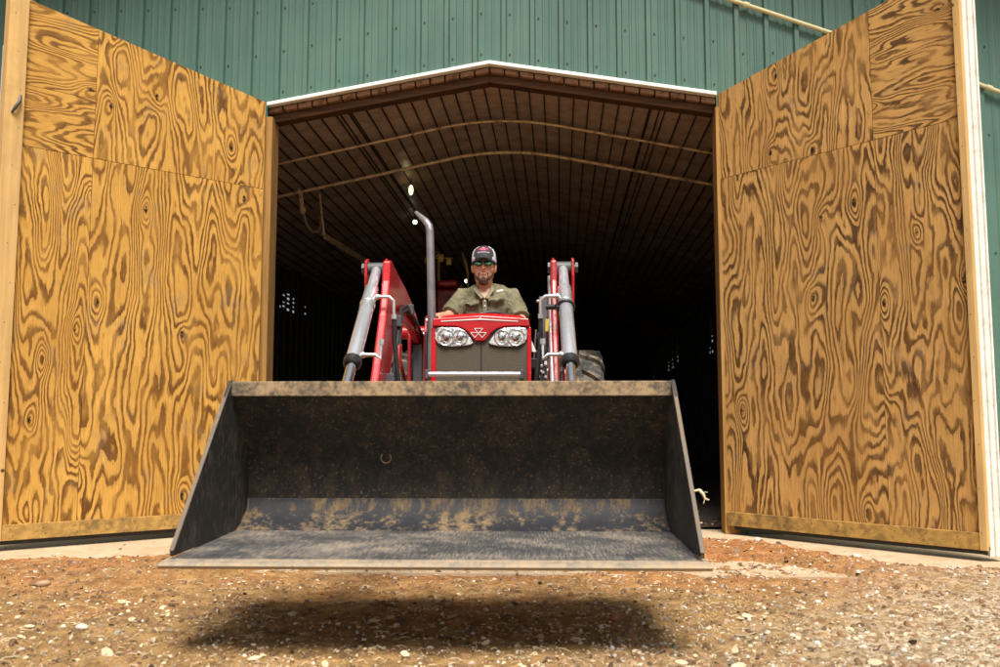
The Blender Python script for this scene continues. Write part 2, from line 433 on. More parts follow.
# ------------------------------------------------------------------ barn
YAW = R(3.7); BO = Vector((0,7.1,0))
barn = thing('barn', 'green ribbed steel barn with white trimmed gable opening and two plywood doors swung wide', 'barn', BO, -YAW)
BM = Matrix.Translation(BO) @ Matrix.Rotation(-YAW,4,'Z'); BI = BM.inverted()
def PF(px, py, off=0):          # pixel -> barn local on plane y_local = off
    a, b = ray(px, py); s_, c_ = sin(YAW), cos(YAW)
    d = (c_*7.1+off)/(s_*a+c_); return BI @ Vector((a*d, d, CH+b*d))
OX0, OX1, OXC = -1.872, 1.690, -.085
OZC, OZP = 3.385, 3.685         # corner and peak of the opening (white trim outer edge)
def open_top(x): return OZP-(OZP-OZC)*abs(x-OXC)/(1.78)
HB = 4.6                         # half width of the barn
def roof_z(x): return 6.62-.33*abs(x-OXC)
# siding
w = MB()
pitch = .2286; prof = []
k0 = int(-(HB+.3)/pitch)
xs = []
for k in range(k0, -k0+1):
    x = k*pitch+.03
    for dx, dy in ((-.026,0),(-.016,-.027),(.016,-.027),(.026,0),(.075,0),(.083,-.004),(.093,-.004),(.101,0),(.128,0),(.136,-.004),(.146,-.004),(.154,0)):
        xs.append((x+dx, dy))
xs = [p for p in xs if -HB < p[0] < HB]
def dy_at(x):
    for (a,ya),(b,yb) in zip(xs, xs[1:]):
        if a <= x <= b: return ya+(yb-ya)*(x-a)/(b-a)
    return 0
cuts = sorted(set([p[0] for p in xs]+[OX0, OX1, OXC, -HB, HB]))
for a, b in zip(cuts, cuts[1:]):
    mid = (a+b)/2; inside = OX0 < mid < OX1
    za = open_top(a)+.004 if inside else 0; zb = open_top(b)+.004 if inside else 0
    w.add([(a,dy_at(a),za),(b,dy_at(b),zb),(b,dy_at(b),roof_z(b)-.03),(a,dy_at(a),roof_z(a)-.03)], [(0,1,2,3)])
w.m = 1
random.seed(4)
for k in range(k0, -k0+1):
    x = k*pitch+.03+.048
    if abs(x) > HB-.1: continue
    rows = [4.55-.0*k, 4.05, 3.95-.17*abs(x)]
    rows = [open_top(x)+.075, open_top(x)+.42, open_top(x)+.78] if OX0-.2 < x < OX1+.2 else [.3, 1.2, 2.1, 3.0, 3.7, 4.2]
    for z in rows:
        z += random.uniform(-.008,.008)
        w.cyl((x,-.008,z),(x,.002,z),.0065,8)
w.build('siding', [M['wall'],M['screw']], barn)
# backing sheet a little behind, with a thickness
w = MB()
for a, b, in ((-HB,OX0-.13),(OX1+.13,HB)):
    w.hexa([(a,.02,0),(b,.02,0),(b,.08,0),(a,.08,0)],[(a,.02,roof_z(a)-.05),(b,.02,roof_z(b)-.05),(b,.08,roof_z(b)-.05),(a,.08,roof_z(a)-.05)])
for a, b in ((OX0-.129,OXC),(OXC,OX1+.129)):
    w.hexa([(a,.02,open_top(a)+.03),(b,.02,open_top(b)+.03),(b,.08,open_top(b)+.03),(a,.08,open_top(a)+.03)],[(a,.02,roof_z(a)-.05),(b,.02,roof_z(b)-.05),(b,.08,roof_z(b)-.05),(a,.08,roof_z(a)-.05)])
w.build('wall_framing', M['inwall'], barn)
# roof with rake overhang
w = MB()
L = 34
for sg in (-1,1):
    x1 = OXC+sg*5.2
    pa, pb = (OXC, roof_z(OXC)), (x1, roof_z(x1))
    w.hexa([(pa[0],-.95,pa[1]),(pb[0],-.95,pb[1]),(pb[0],L,pb[1]),(pa[0],L,pa[1])],
           [(pa[0],-.95,pa[1]+.05),(pb[0],-.95,pb[1]+.05),(pb[0],L,pb[1]+.05),(pa[0],L,pa[1]+.05)])
w.build('roof', M['wall'], barn)
w = MB()
for sg in (-1,1):
    x1 = OXC+sg*5.2
    w.hexa([(OXC,-.98,roof_z(OXC)-.12),(x1,-.98,roof_z(x1)-.12),(x1,-.952,roof_z(x1)-.12),(OXC,-.952,roof_z(OXC)-.12)],
           [(OXC,-.98,roof_z(OXC)+.055),(x1,-.98,roof_z(x1)+.055),(x1,-.952,roof_z(x1)+.055),(OXC,-.952,roof_z(OXC)+.055)])
w.build('rake_board', M['white'], barn)
# white trim of the opening
w = MB(); T = .030
for a, b in ((OX0,OXC),(OXC,OX1)):
    za, zb = open_top(a), open_top(b)
    w.hexa([(a,-.035,za-T),(b,-.035,zb-T),(b,.03,zb-T),(a,.03,za-T)],[(a,-.035,za),(b,-.035,zb),(b,.03,zb),(a,.03,za)])
w.build('opening_trim', M['white'], barn, bevel=.004)
# soffit strip of ribbed panel ends then dark header beam
w = MB(); random.seed(2)
for a, b in ((OX0,OXC),(OXC,OX1)):
    n = 15
    for i in range(n):
        xa = a+(b-a)*i/n+.006; xb = a+(b-a)*(i+1)/n-.006
        j = random.uniform(-.004,.004)
        w.hexa([(xa,.012,open_top(xa)-.080+j),(xb,.012,open_top(xb)-.080+j),(xb,.10,open_top(xb)-.080),(xa,.10,open_top(xa)-.080)],
               [(xa,.012,open_top(xa)-.040),(xb,.012,open_top(xb)-.040),(xb,.10,open_top(xb)-.040),(xa,.10,open_top(xa)-.040)])
w.build('soffit_blocks', M['soffit'], barn, bevel=.004)
w = MB()
for a, b in ((OX0,OXC),(OXC,OX1)):
    w.hexa([(a,.05,open_top(a)-.150),(b,.05,open_top(b)-.150),(b,.16,open_top(b)-.150),(a,.16,open_top(a)-.150)],
           [(a,.05,open_top(a)-.088),(b,.05,open_top(b)-.088),(b,.16,open_top(b)-.088),(a,.16,open_top(a)-.088)])
w.build('header_beam', M['beamw'], barn, bevel=.004)
# jambs
for x0, x1 in ((OX0-.06,OX0+.045),(OX1-.012,OX1+.10)):
    w = MB(); w.box(x0,x1,-.012,.16,0,OZC-.115)
    w.build('door_jamb', M['jamb'], barn, bevel=.004)
# ceiling : shallow vault with rounded ridge, dark seams
CW = 3.25
def ceil_z(x):
    a = abs(x-OXC); r = .55
    base = 3.685
    return base-.206*(a if a > r else (a*a/(2*r)+r/2)) - (.012*max(0,a-2.2)**2)
w = MB(); n = 60; L2 = 30
for i in range(n):
    a = OXC-CW+2*CW*i/n; b = OXC-CW+2*CW*(i+1)/n
    w.add([(a,.10,ceil_z(a)),(b,.10,ceil_z(b)),(b,L2,ceil_z(b)),(a,L2,ceil_z(a))],[(0,1,2,3)])
w.m = 1
x = OXC-CW+.05; k = 0
seams = []
while x < OXC+CW:
    seams.append(x); x += .125
for c_ in (-1.34, 1.26):
    seams += [c_-.035, c_+.035]
for x in seams:
    z = ceil_z(x); w.box(x-.005,x+.005,.12,L2,z-.012,z+.01)
w.build('ceiling', [M['ceil'],M['seam']], barn, smooth=40)
# side walls with vent slots
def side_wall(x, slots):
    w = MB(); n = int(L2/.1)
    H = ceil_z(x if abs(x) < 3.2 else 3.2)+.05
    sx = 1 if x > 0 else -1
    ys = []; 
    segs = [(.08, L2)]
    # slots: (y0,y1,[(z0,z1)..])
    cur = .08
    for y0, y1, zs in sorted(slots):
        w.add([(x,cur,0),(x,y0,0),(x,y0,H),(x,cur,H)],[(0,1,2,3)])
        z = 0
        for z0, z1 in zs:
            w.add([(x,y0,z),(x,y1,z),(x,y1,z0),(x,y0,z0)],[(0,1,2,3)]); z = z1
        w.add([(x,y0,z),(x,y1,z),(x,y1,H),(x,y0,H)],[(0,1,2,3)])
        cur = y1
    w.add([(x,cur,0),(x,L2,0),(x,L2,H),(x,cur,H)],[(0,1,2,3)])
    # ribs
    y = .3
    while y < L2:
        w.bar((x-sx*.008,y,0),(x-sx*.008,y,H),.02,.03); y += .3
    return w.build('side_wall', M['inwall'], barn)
random.seed(11)
sl = []
for y in (9.4,9.65,9.9,14.2,15.2,15.9,17.6,19.5):
    zs = []
    for q in range(7 if y < 12 else 9):
        z = 2.12+.095*q
        if random.random() < .75: zs.append((z, z+random.uniform(.02,.05)))
    sl.append((y,y+(.12 if y < 12 else .28),zs))
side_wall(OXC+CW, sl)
sl = []
for y, n_, w_ in ((5.15,1,.05),(5.3,3,.09),(5.5,5,.10),(5.72,6,.12),(5.98,3,.06),(6.4,2,.05)):
    zs = []; z = 2.40+random.uniform(0,.08)
    for q in range(n_):
        h_ = random.uniform(.010,.034); zs.append((z,z+h_)); z += h_+random.uniform(.035,.085)
    sl.append((y,y+w_,zs))
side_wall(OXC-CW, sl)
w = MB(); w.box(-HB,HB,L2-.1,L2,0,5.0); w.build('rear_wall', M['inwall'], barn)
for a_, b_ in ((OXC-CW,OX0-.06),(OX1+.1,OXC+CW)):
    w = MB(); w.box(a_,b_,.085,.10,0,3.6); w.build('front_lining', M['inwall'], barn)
for sg in (-1,1):
    for z0, z1 in ((0,1.1),(3.3,roof_z(sg*HB)-.05)):  # unseen walls, middle band left open so daylight reaches the slots
        w = MB(); w.box(sg*HB-.03,sg*HB+.03,.09,L,z0,z1); w.build('outer_side_wall', M['wall'], barn)
# hoops under the ceiling
for yh, rr, dr in ((1.12,.011,.05),(2.02,.016,.07)):
    w = MB(); pts = [(x, yh, ceil_z(x)-dr) for x in [OXC-CW+.1+i*(2*CW-.2)/48 for i in range(49)]]
    w.tube(pts, rr, 10); w.build('ceiling_hoop', M['hoop'], barn, smooth=60)
# conduit on the gable wall
for (a, b) in (((733,-2),(836,31)), ((930,66),(1010,98))):
    w = MB(); p, q = PF(*a, -.045), PF(*b, -.045)
    if a[0] == 733: q = PF(930,66,-.045)+Vector((0,0,0)); p = PF(650,-27,-.045)
    else: q = PF(1100,130,-.045)
    w.cyl(p, q, .017, 12)
    for t in (.02,.35,.68,.98):
        c = p.lerp(q,t); w.tube([c-(q-p).normalized()*.02, c+(q-p).normalized()*.02], .024, 12)
    w.build('conduit', M['conduit'], barn, smooth=50)

# ---- doors
def door(hinge, ang_dir, width, mat, panels, side, pw, zb=.066, th=.09):
    # hinge: world xy ; ang_dir: unit vector along the door ; inner face looks at the camera
    root = bpy.data.objects.new('plywood_door', None); COL.objects.link(root); root.parent = barn
    u = Vector((ang_dir[0],ang_dir[1],0)).normalized()
    nrm = Vector((u.y,-u.x,0)) if side > 0 else Vector((-u.y,u.x,0))
    if nrm.dot(Vector((0,0,0))-Vector((hinge[0],hinge[1],0))) < 0: nrm = -nrm
    H = Vector((hinge[0],hinge[1],0))
    xf = lambda p: BI @ (H+u*p.x+nrm*p.y+Vector((0,0,p.z)))
    def top(t): return 3.37+.175*t
    W = width; PW = pw
    # core frame
    w = MB()
    w.hexa([(.0,-th,zb),(W,-th,zb),(W,-.012,zb),(0,-.012,zb)],[(0,-th,top(0)-.004),(W,-th,top(W)-.004),(W,-.012,top(W)-.004),(0,-.012,top(0)-.004)])
    w.build('door_frame', M['stud'], root, xf)
    for i, (poly, hor, off) in enumerate(panels):
        g = .0016
        pl = []
        for a, b in poly:
            if b is None: b = top(a)
            pl.append((a,b))
        cx = sum(p[0] for p in pl)/len(pl); cz = sum(p[1] for p in pl)/len(pl)
        pl = [(a+(g if a < cx else -g), b+(g if b < cz else -g)) for a, b in pl]
        ks = (.88,1.08,1.0,1.25,.95)[i%5]
        w = MB(); w.prism(pl, -.0118, 0+random.uniform(-.001,.001), 1)
        uvf = (lambda p, o=off, k=ks: (p.z*k+o, p.x*k+o*.7)) if hor else (lambda p, o=off, k=ks: (p.x*k+o, p.z*k+o*1.3))
        ob = w.build('plywood_panel', mat, root, xf, uv=uvf)
    # bottom board & trim
    w = MB(); w.box(.01,PW,.001,.022,zb,zb+.10)
    w.m = 1
    for k in range(9):
        for dz in (.03,.07):
            x = .1+k*(W-.3)/8+dz*.4; w.cyl((x,.018,zb+dz),(x,.0245,zb+dz),.004,6)
    w.build('bottom_board', [M['sill'],M['screw']], root, xf, bevel=.003)
    w = MB(); w.prism([(PW+.002,zb),(W,zb),(W,top(W)-.005),(PW+.002,top(PW)-.005)], -.011, .028, 1)
    w.m = 1; random.seed(7)
    for k in range(14):
        z = zb+.1+k*.26; x = (PW+W)/2+random.uniform(-.3,.3)*(W-PW); w.cyl((x,.024,z),(x,.030,z),.0035,6)
    w.build('edge_board', [M['stud'],M['screw']], root, xf, bevel=.004)
    w = MB(); w.box(0,W,-th-.02,-th-.001,zb,top(0)-.02); w.build('outer_cladding', M['whitedirty'], root, xf)
    w = MB(); w.box(.01,W,-th+.01,-.03,.036,zb-.001); w.build('door_gap_shade', M['black'], root, xf)  # black strip standing in for the shade under the door bottom
    return root, xf, top
# right door
hr = Vector((1.694,6.985)); fr = Vector((2.848,5.567)); ur = (fr-hr); WR = 1.872; PR = 1.828
s1, s2 = 2.70, .0
V = 1.262
d2, xf2, top2 = door(hr, ur, WR, M['ply2'], [
    ([(0,.066),(V,.066),(V,2.695),(0,2.695)], False, 3.1),
    ([(V,.066),(PR,.066),(PR,2.695),(V,2.695)], False, 7.9),
    ([(0,2.695),(V,2.695),(V,None),(0,None)], False, 12.4),
    ([(V,2.695),(PR,2.695),(PR,None),(V,None)], True, 21.3)], 1, PR)
d2['label'] = 'right hand plywood door with white metal edge post'
# white metal edge channel on the right door
w = MB()
a = P(981,548,5.62)
uu = (fr-hr).normalized(); pos = fr+uu*.046
e = Vector((pos.x+.005,pos.y+.01,0)); ax = Vector((1,-.05,0)).normalized(); ay = Vector((.05,1,0)).normalized(); ax = ax*.56
pts = [(0,0),(.030,0),(.040,.012),(.055,.012),(.065,0),(.10,0),(.11,.012),(.122,.012),(.132,0),(.150,0),(.150,.09),(0,.09)]
w.prism(pts, .03, 3.78, 2)
w.build('metal_edge_post', M['whitedirty'], d2, lambda p: BI @ (e+ax*p.x+ay*p.y+Vector((0,0,p.z))), label='weathered white metal edge post')
# left door
lf = Vector((-3.1906,6.007)); ll = Vector((-2.3715,6.7155)); ul = (lf-ll).normalized()
hl = ll - ul*((ll.x-(-1.868))/(-ul.x))*-1
hl = ll + (-ul)*((-1.868-ll.x)/(-ul.x))
WL = 1.87; PL = 1.748; V1 = 1.29
d1, xf1, top1 = door(hl, ul, WL, M['ply1'], [
    ([(0,.066),(V1,.066),(V1,2.66),(0,2.66)], False, 41.2),
    ([(V1,.066),(PL,.066),(PL,2.66),(V1,2.66)], False, 33.9),
    ([(0,2.66),(V1,2.66),(V1,None),(0,None)], False, 55.4),
    ([(V1,2.66),(PL,2.66),(PL,3.08),(V1,3.08)], True, 17.3),
    ([(V1,3.08),(PL,3.08),(PL,None),(V1,None)], True, 62.3)], -1, PL)
d1['label'] = 'left hand plywood door with pale edge board'
# pull handle rope/strap on left door edge board
w = MB(); z0 = 2.86
w.tube([(WL-.095,.03,z0+.13),(WL-.085,.05,z0+.08),(WL-.06,.055,z0+.03),(WL-.045,.03,z0)],[.006,.010,.012,.007],8)
w.build('door_pull', M['darkgrey'], d1, xf1, smooth=60)

# ------------------------------------------------------------------ ground
def smooth(a,b,x):
    t = max(0,min(1,(x-a)/(b-a))); return t*t*(3-2*t)
def edge_y(x):      # where the dirt gives way to the slab (world y)
    base = 5.62
    if x > 0: base = 6.75-1.55*smooth(1.15,2.6,x)
    if -2.0 < x <= 0.0: base = 5.7+1.05*smooth(-2.0,-.6,x)
    elif x > 0: base = base
    return base+.22*noise.noise((x*1.3,.4,0))+.12*noise.noise((x*4.1,2.4,0))
def gz(x, y):
    z = .022*noise.noise((x*.9,y*.9,0))+.012*noise.noise((x*3.1,y*3.1,4))
    if y < 8: z += .010*noise.noise((x*10,y*10,7))+.011*max(-.2,noise.noise((x*24,y*24,3)))+.005*noise.noise((x*55,y*55,3))
    near = smooth(16,9,max(abs(x),abs(y)))
    z += .010*abs(noise.noise((x*6,y*6,11))) if y < 8 else 0
    z *= .4+.6*near
    z -= .004
    e = edge_y(x)
    if abs(x) < 8 and -1 < y-e < 26:
        z += .032*smooth(4.55,4.95,y) - .10*smooth(-.10,.25,y-e)
    return z
def warp(t, L, p): return (abs(t)**p)*(1 if t >= 0 else -1)*L
w = MB(); n = 420
xsg = [ -4.2+8.4*i/n for i in range(n+1)]
xsg = [-300,-120,-60,-30,-16,-10,-7,-5.4,-4.7]+xsg+[4.7,5.4,7,10,16,30,60,120,300]
ysg = [-300,-120,-60,-30,-15,-8,-4,-2,-.5,.7,1.5,2.1,2.5]+[2.7+4.6*i/330 for i in range(331)]+[7.6,8.2,9,10.5,13,18,26,40,80,150,300]
for y in ysg:
    for x in xsg: w.v.append(Vector((x,y,gz(x,y))))
nx = len(xsg)
for j in range(len(ysg)-1):
    for i in range(nx-1):
        a = j*nx+i; w.f.append((a,a+1,a+nx+1,a+nx)); w.mi.append(0)
g = w.build('ground', M['ground'], smooth=180, kind='structure')
# concrete apron
w = MB(); w.box(-6.2,6.2,-2.0,.05,-.06,.0)
w.box(OX0-.05,OX1+.05,.05,.30,-.06,.001)
o = w.build('concrete_apron', M['concrete'], kind='structure'); o.location = BO; o.rotation_euler.z = -YAW
# barn floor
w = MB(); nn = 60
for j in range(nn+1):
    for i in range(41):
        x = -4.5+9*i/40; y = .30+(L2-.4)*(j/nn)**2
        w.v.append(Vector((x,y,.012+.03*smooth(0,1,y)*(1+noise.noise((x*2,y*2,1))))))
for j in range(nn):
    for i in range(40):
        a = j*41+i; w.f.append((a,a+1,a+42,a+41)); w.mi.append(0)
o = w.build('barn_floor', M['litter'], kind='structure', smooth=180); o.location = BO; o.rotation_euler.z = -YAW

# ---- loose stuff on the ground
def top_z(x, y):
    z = gz(x,y)
    p = BI @ Vector((x,y,0))
    if -2.0 < p.y < .3 and z < 0: return 0
    if p.y >= .3: return .03
    return z
rnd = random.Random(5)
def sample(y0, y1, p=1.6):
    y = y0+(y1-y0)*rnd.random()**p
    x = rnd.uniform(-.62,.62)*y
    return x, y
def stone(w, x, y, r, z=None):
    z = top_z(x,y) if z is None else z
    a = rnd.uniform(0,pi); sx, sy, sz = rnd.uniform(.7,1.3), rnd.uniform(.6,1.), rnd.uniform(.35,.75)
    vs = []; base = [(1,0,0),(.5,.87,0),(-.5,.87,0),(-1,0,0),(-.5,-.87,0),(.5,-.87,0)]
    for k,(bx,by,_) in enumerate(base):
        j = rnd.uniform(.75,1.2); X = bx*sx*r*j; Y = by*sy*r*j
        vs.append((x+X*cos(a)-Y*sin(a), y+X*sin(a)+Y*cos(a), z-.2*r))
    for k,(bx,by,_) in enumerate(base[::2]):
        j = rnd.uniform(.35,.75); X = bx*sx*r*j; Y = by*sy*r*j
        vs.append((x+X*cos(a)-Y*sin(a), y+X*sin(a)+Y*cos(a), z+sz*r*rnd.uniform(.7,1.1)))
    w.add(vs, [(0,1,6),(1,7,6),(1,2,7),(2,3,7),(3,8,7),(3,4,8),(4,5,8),(5,6,8),(5,0,6),(6,7,8)])
w = MB()
for i in range(14000):
    x, y = sample(2.75,6.6,1.25)
    if y > edge_y(x)+.12 and rnd.random() < .93: continue
    grav = smooth(-.3,1.2,x+noise.noise((x*1.2,y*1.2,9)))
    if rnd.random() > .35+.65*grav: continue
    r = rnd.choice((.003,.004,.004,.005,.006,.008,.011)) if rnd.random() < .95 else rnd.uniform(.012,.02)
    w.m = rnd.choice((0,1,1,1,2)) if rnd.random() > grav*.6 else rnd.choice((0,0,1,2))
    stone(w, x, y, r)
w.m = 3
for i in range(2600):
    x, y = sample(2.75,6.4,1.3)
    if y > edge_y(x)+.05: continue
    w.m = 3 if rnd.random() < .6 else 4
    stone(w, x, y, rnd.choice((.006,.009,.012,.016,.022)))
o = w.build('loose_gravel', [M['stone1'],M['stone2'],M['stone3'],M['clod'],M['clod2']], kind='stuff')
tag(o, 'small pale and tan gravel strewn over the clay in front of the barn', 'gravel', kind='stuff')
def chip(w, x, y, L_, W_, curl, z):
    a = rnd.uniform(0,2*pi); n = 4; up = rnd.uniform(.002,.010); tw = rnd.uniform(-1.6,1.6)
    vs = []
    for i in range(n+1):
        t = i/n-.5; b = a+curl*t*2
        cx = x+L_*t*cos(a)-curl*L_*.5*(t*t*2)*sin(a); cy = y+L_*t*sin(a)+curl*L_*.5*(t*t*2)*cos(a)
        cz = z+up+abs(tw)*.3*L_*(t+.5)*rnd.uniform(.3,.6)
        ww = W_*(1-.8*abs(2*t)**2)*rnd.uniform(.75,1.1)
        dx, dy = -sin(b)*ww/2, cos(b)*ww/2; tl = tw*ww*.6
        vs += [(cx-dx,cy-dy,cz-tl),(cx+dx,cy+dy,cz+tl)]
    th = .0016
    m_ = len(vs); vs += [(v[0],v[1],v[2]-th) for v in vs]
    fs = []
    for i in range(n):
        a0 = 2*i; fs += [(a0,a0+1,a0+3,a0+2),(a0+m_,a0+2+m_,a0+3+m_,a0+1+m_),(a0,a0+2,a0+2+m_,a0+m_),(a0+1,a0+1+m_,a0+3+m_,a0+3)]
    w.add(vs, fs)
w = MB(); cnt = 0
for i in range(9000):
    x, y = sample(2.75,6.6,1.9)
    if y > edge_y(x)+.1 and rnd.random() < .93: continue
    if rnd.random() < smooth(.9,2.2,x)*.6: continue
    if noise.noise((x*1.9,y*1.9,3)) < -.15 and rnd.random() < .6: continue
    w.m = 0 if rnd.random() < .72 else 1
    L_ = rnd.choice((.005,.006,.008,.011,.014,.020)) if rnd.random() < .98 else rnd.uniform(.028,.045)
    chip(w, x, y, L_, L_*rnd.uniform(.15,.5), rnd.uniform(-1.1,1.1), top_z(x,y))
for i in range(170):
    x, y = sample(2.75,5.6,1.9)
    if y > edge_y(x) or rnd.random() < smooth(.7,2.0,x)*.7: continue
    w.m = 0 if rnd.random() < .8 else 1
    L_ = rnd.uniform(.028,.055); chip(w, x, y, L_, L_*rnd.uniform(.15,.4), rnd.uniform(-1.3,1.3), top_z(x,y)+.004)
o = w.build('wood_shavings', [M['chip'],M['chip2']]); tag(o, 'cream wood shavings and dark bark bits scattered over the dirt', 'wood shavings', kind='stuff')
w = MB()
for i in range(1500):
    x, y = sample(2.8,6.4,1.7)
    if y > edge_y(x)+.05: continue
    if rnd.random() < smooth(.6,1.8,x)*.7: continue
    z = top_z(x,y)+.003; a = rnd.uniform(0,2*pi); L_ = rnd.uniform(.012,.05)*rnd.choice((1,1,1.6)); cu = rnd.gauss(0,.7)
    pts = []
    for k in range(5):
        t = k/4; aa = a+cu*t; 
        pts.append((x,y,z+.006*sin(pi*t)*rnd.uniform(.3,1.4))); x += cos(aa)*L_/4; y += sin(aa)*L_/4
    w.tube(pts, [.0006,.0015,.0018,.0014,.0005], 4)
o = w.build('straw', M['straw']); tag(o, 'thin curls of dry straw lying on the dirt', 'straw', kind='stuff')
# litter inside, right behind the threshold
w = MB()
for i in range(2500):
    lx = rnd.uniform(-1.85,1.7); ly = .25+rnd.random()**1.6*3
    p = BM @ Vector((lx,ly,0)); w.m = rnd.choice((0,1,1,1)); chip(w, p.x, p.y, rnd.uniform(.01,.035), rnd.uniform(.004,.012), rnd.uniform(-1,1), .035)
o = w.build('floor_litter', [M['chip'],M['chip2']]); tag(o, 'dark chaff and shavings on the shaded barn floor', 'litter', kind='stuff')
# a few stones one can single out
def rock(px, py, r, mat, label, fl=.55, name='stone'):
    a, b = ray(px,py); d = -CH/b; p = Vector((a*d, d, 0)); z = top_z(p.x,p.y)
    w = MB(); rr = random.Random(px)
    vs = []; seg, rg = 12, 8
    w.ell((0,0,0),(r,r*.8,r*fl),seg,rg)
    for i, v in enumerate(w.v):
        k = 1+.28*noise.noise((v.x/r*1.3+px,v.y/r*1.3,v.z/r*1.3)); w.v[i] = v*k
    o = w.build(name, mat, smooth=35); o.location = (p.x,p.y,z+r*fl*.5); o.rotation_euler.z = rr.uniform(0,6)
    tag(o, label, 'stone', 'stones lying in front of the bucket'); return o
rock(614,622,.022,M['redstone'],'reddish stone at the right end of the bucket shadow')
rock(758,541,.036,M['stone1'],'pale flat stone under the hinge end of the right hand door',.45)
rock(857,562,.030,M['stone1'],'white stone on the clay below the middle of the right hand door',.5)
rock(43,587,.036,M['stone2'],'tan stone in the dirt at the far left',.5)
rock(82,631,.026,M['stone1'],'cream stone in the left foreground with a dark side',.5)

# ------------------------------------------------------------------ tractor
TY = R(1.8); TO = Vector((-.115,5.6,0))
tr = thing('tractor', 'red compact tractor with front loader and wide black bucket driving out of the barn', 'tractor', TO, -TY)
TM = Matrix.Translation(TO) @ Matrix.Rotation(-TY,4,'Z'); TI = TM.inverted()
def TL(px, py, yl):   # pixel to tractor local on the plane y_local = yl
    a, b = ray(px, py)
    o = TI @ Vector((0,0,CH)); d = (TI.to_3x3() @ Vector((a,1,b)))
    t = (yl-o.y)/d.y; return o+d*t
def part(w, name, mat, parent=tr, **k): return w.build(name, mat, parent, **k)

# ---- bucket
bk = bpy.data.objects.new('bucket', None); COL.objects.link(bk); bk.parent = tr
BX = -.035; HW = .915
def byz(px, py, d):  # world d -> local (y,z)
    p = TI @ P(px,py,d); return p.y, p.z
lipF = (3.16-5.6, .322); lipB = (3.245-5.6, .329)
flB = byz(455,531,3.93); bend = byz(455,501,4.08); topB = byz(450,395,3.83); topT = byz(450,381,3.81)
def sheet(pts, x0, x1, th, name, mat, par=bk, nx=1, **k):
    # pts: profile in (y,z); thickness offset away (down/back)
    w = MB(); n = len(pts); offs = []
    for i in range(n):
        a = Vector(pts[max(0,i-1)]); b = Vector(pts[min(n-1,i+1)]); d = (b-a).normalized()
        offs.append(Vector(pts[i])+Vector((d.y,-d.x))*th)
    ring = [tuple(p) for p in pts]+[tuple(o) for o in reversed(offs)]
    m = len(ring)
    for x in (x0,x1):
        w.v += [Vector((x,a,b)) for a,b in ring]
    for i in range(n-1):
        w.f.append((i,i+1,i+1+m,i+m)); w.f.append((m-2-i,m-1-i,2*m-1-i,2*m-2-i)); w.mi += [0,0]
        w.f.append((i,m-1-i,m-2-i,i+1)); w.f.append((i+m,i+1+m,2*m-2-i,2*m-1-i)); w.mi += [0,0]
    w.f.append((0,m,2*m-1,m-1)); w.f.append((n-1,n,n+m,n-1+m)); w.mi += [0,0]
    return w.build(name, mat, par, **k)
# profiles go from front to back/up: inside is to the left, thickness goes outside
cut_out = [lipF, (lipB[0]+.02, lipB[1]+.004)]
w = MB()
w.prism([(lipF[0],lipF[1]-.004),(lipF[0]+.012,lipF[1]-.016),(lipB[0]+.05,lipB[1]-.016),(lipB[0]+.05,lipB[1]-.001),(lipB[0],lipB[1]+.001),(lipF[0]+.02,lipF[1]+.003)], BX-.935, BX+.935, 0)
w.build('cutting_edge', M['bk_edge'], bk, bevel=.002)
sheet([(lipB[0]+.0,lipB[1]+.005),flB,(flB[0]+.02,flB[1]+.001)], BX-HW+.001, BX+HW-.001, .008, 'bucket_floor', M['bk_floor'])
sheet([(flB[0]+.001,flB[1]+.001),(flB[0]+.05,flB[1]+.022),(bend[0]-.012,bend[1]-.04),(bend[0],bend[1]),(bend[0]+.012,bend[1]+.03)], BX-HW+.001, BX+HW-.001, .010, 'bucket_heel', M['bk_bend'], smooth=60)
back = []
for i in range(11):
    t = i/10; y = bend[0]+(topB[0]-bend[0])*t+.085*sin(pi*t)*(1-.3*t); z = bend[1]+(topB[1]-bend[1])*t
    back.append((y+.004,z+(.002 if i else -.012)))
sheet(back, BX-HW+.001, BX+HW-.001, .008, 'bucket_back', M['bk_in'], smooth=60)
w = MB(); w.prism([(topB[0]-.012,topB[1]-.004),(topB[0]-.012,topT[1]),(topB[0]+.055,topT[1]+.0),(topB[0]+.055,topB[1]-.02),(topB[0]+.012,topB[1]-.004)], BX-HW+.004, BX+HW-.004, 0)
w.build('top_lip', M['bk_lip'], bk, bevel=.003)
for sg in (-1,1):
    x = BX+sg*HW
    side = [(lipB[0]-.01,lipB[1]+.010),(lipB[0]-.012,lipB[1]+.03)]
    # front edge rises straight to the top lip
    for i in range(1,6):
        t = i/6; side.append((lipB[0]-.012+(topB[0]-.02-lipB[0]+.012)*t+.015*sin(pi*t), lipB[1]+.03+(topT[1]+.004-lipB[1]-.03)*t))
    side += [(topB[0]-.022,topT[1]+.004),(topB[0]+.05,topT[1]+.004)]
    side += [(y+.006,z) for y,z in reversed(back)]+[(flB[0]+.05,flB[1]+.015),(flB[0],flB[1]-.006)]
    w = MB(); w.prism(side, x-.006, x+.006, 0)
    w.build('bucket_side', M['bk_side'], bk, bevel=.002)
    # wear strip at the front edge of the side plate
    w = MB(); a = side[1]; b = side[7]
    w.hexa([(x-sg*.008,a[0]-.002,a[1]),(x+sg*.008,a[0]-.002,a[1]),(x+sg*.008,a[0]+.01,a[1]),(x-sg*.008,a[0]+.01,a[1])],
           [(x-sg*.008,b[0]-.002,b[1]-.01),(x+sg*.008,b[0]-.002,b[1]-.01),(x+sg*.008,b[0]+.01,b[1]-.01),(x-sg*.008,b[0]+.01,b[1]-.01)])
    w.build('side_wear_strip', M['bk_lipd'], bk, bevel=.002)
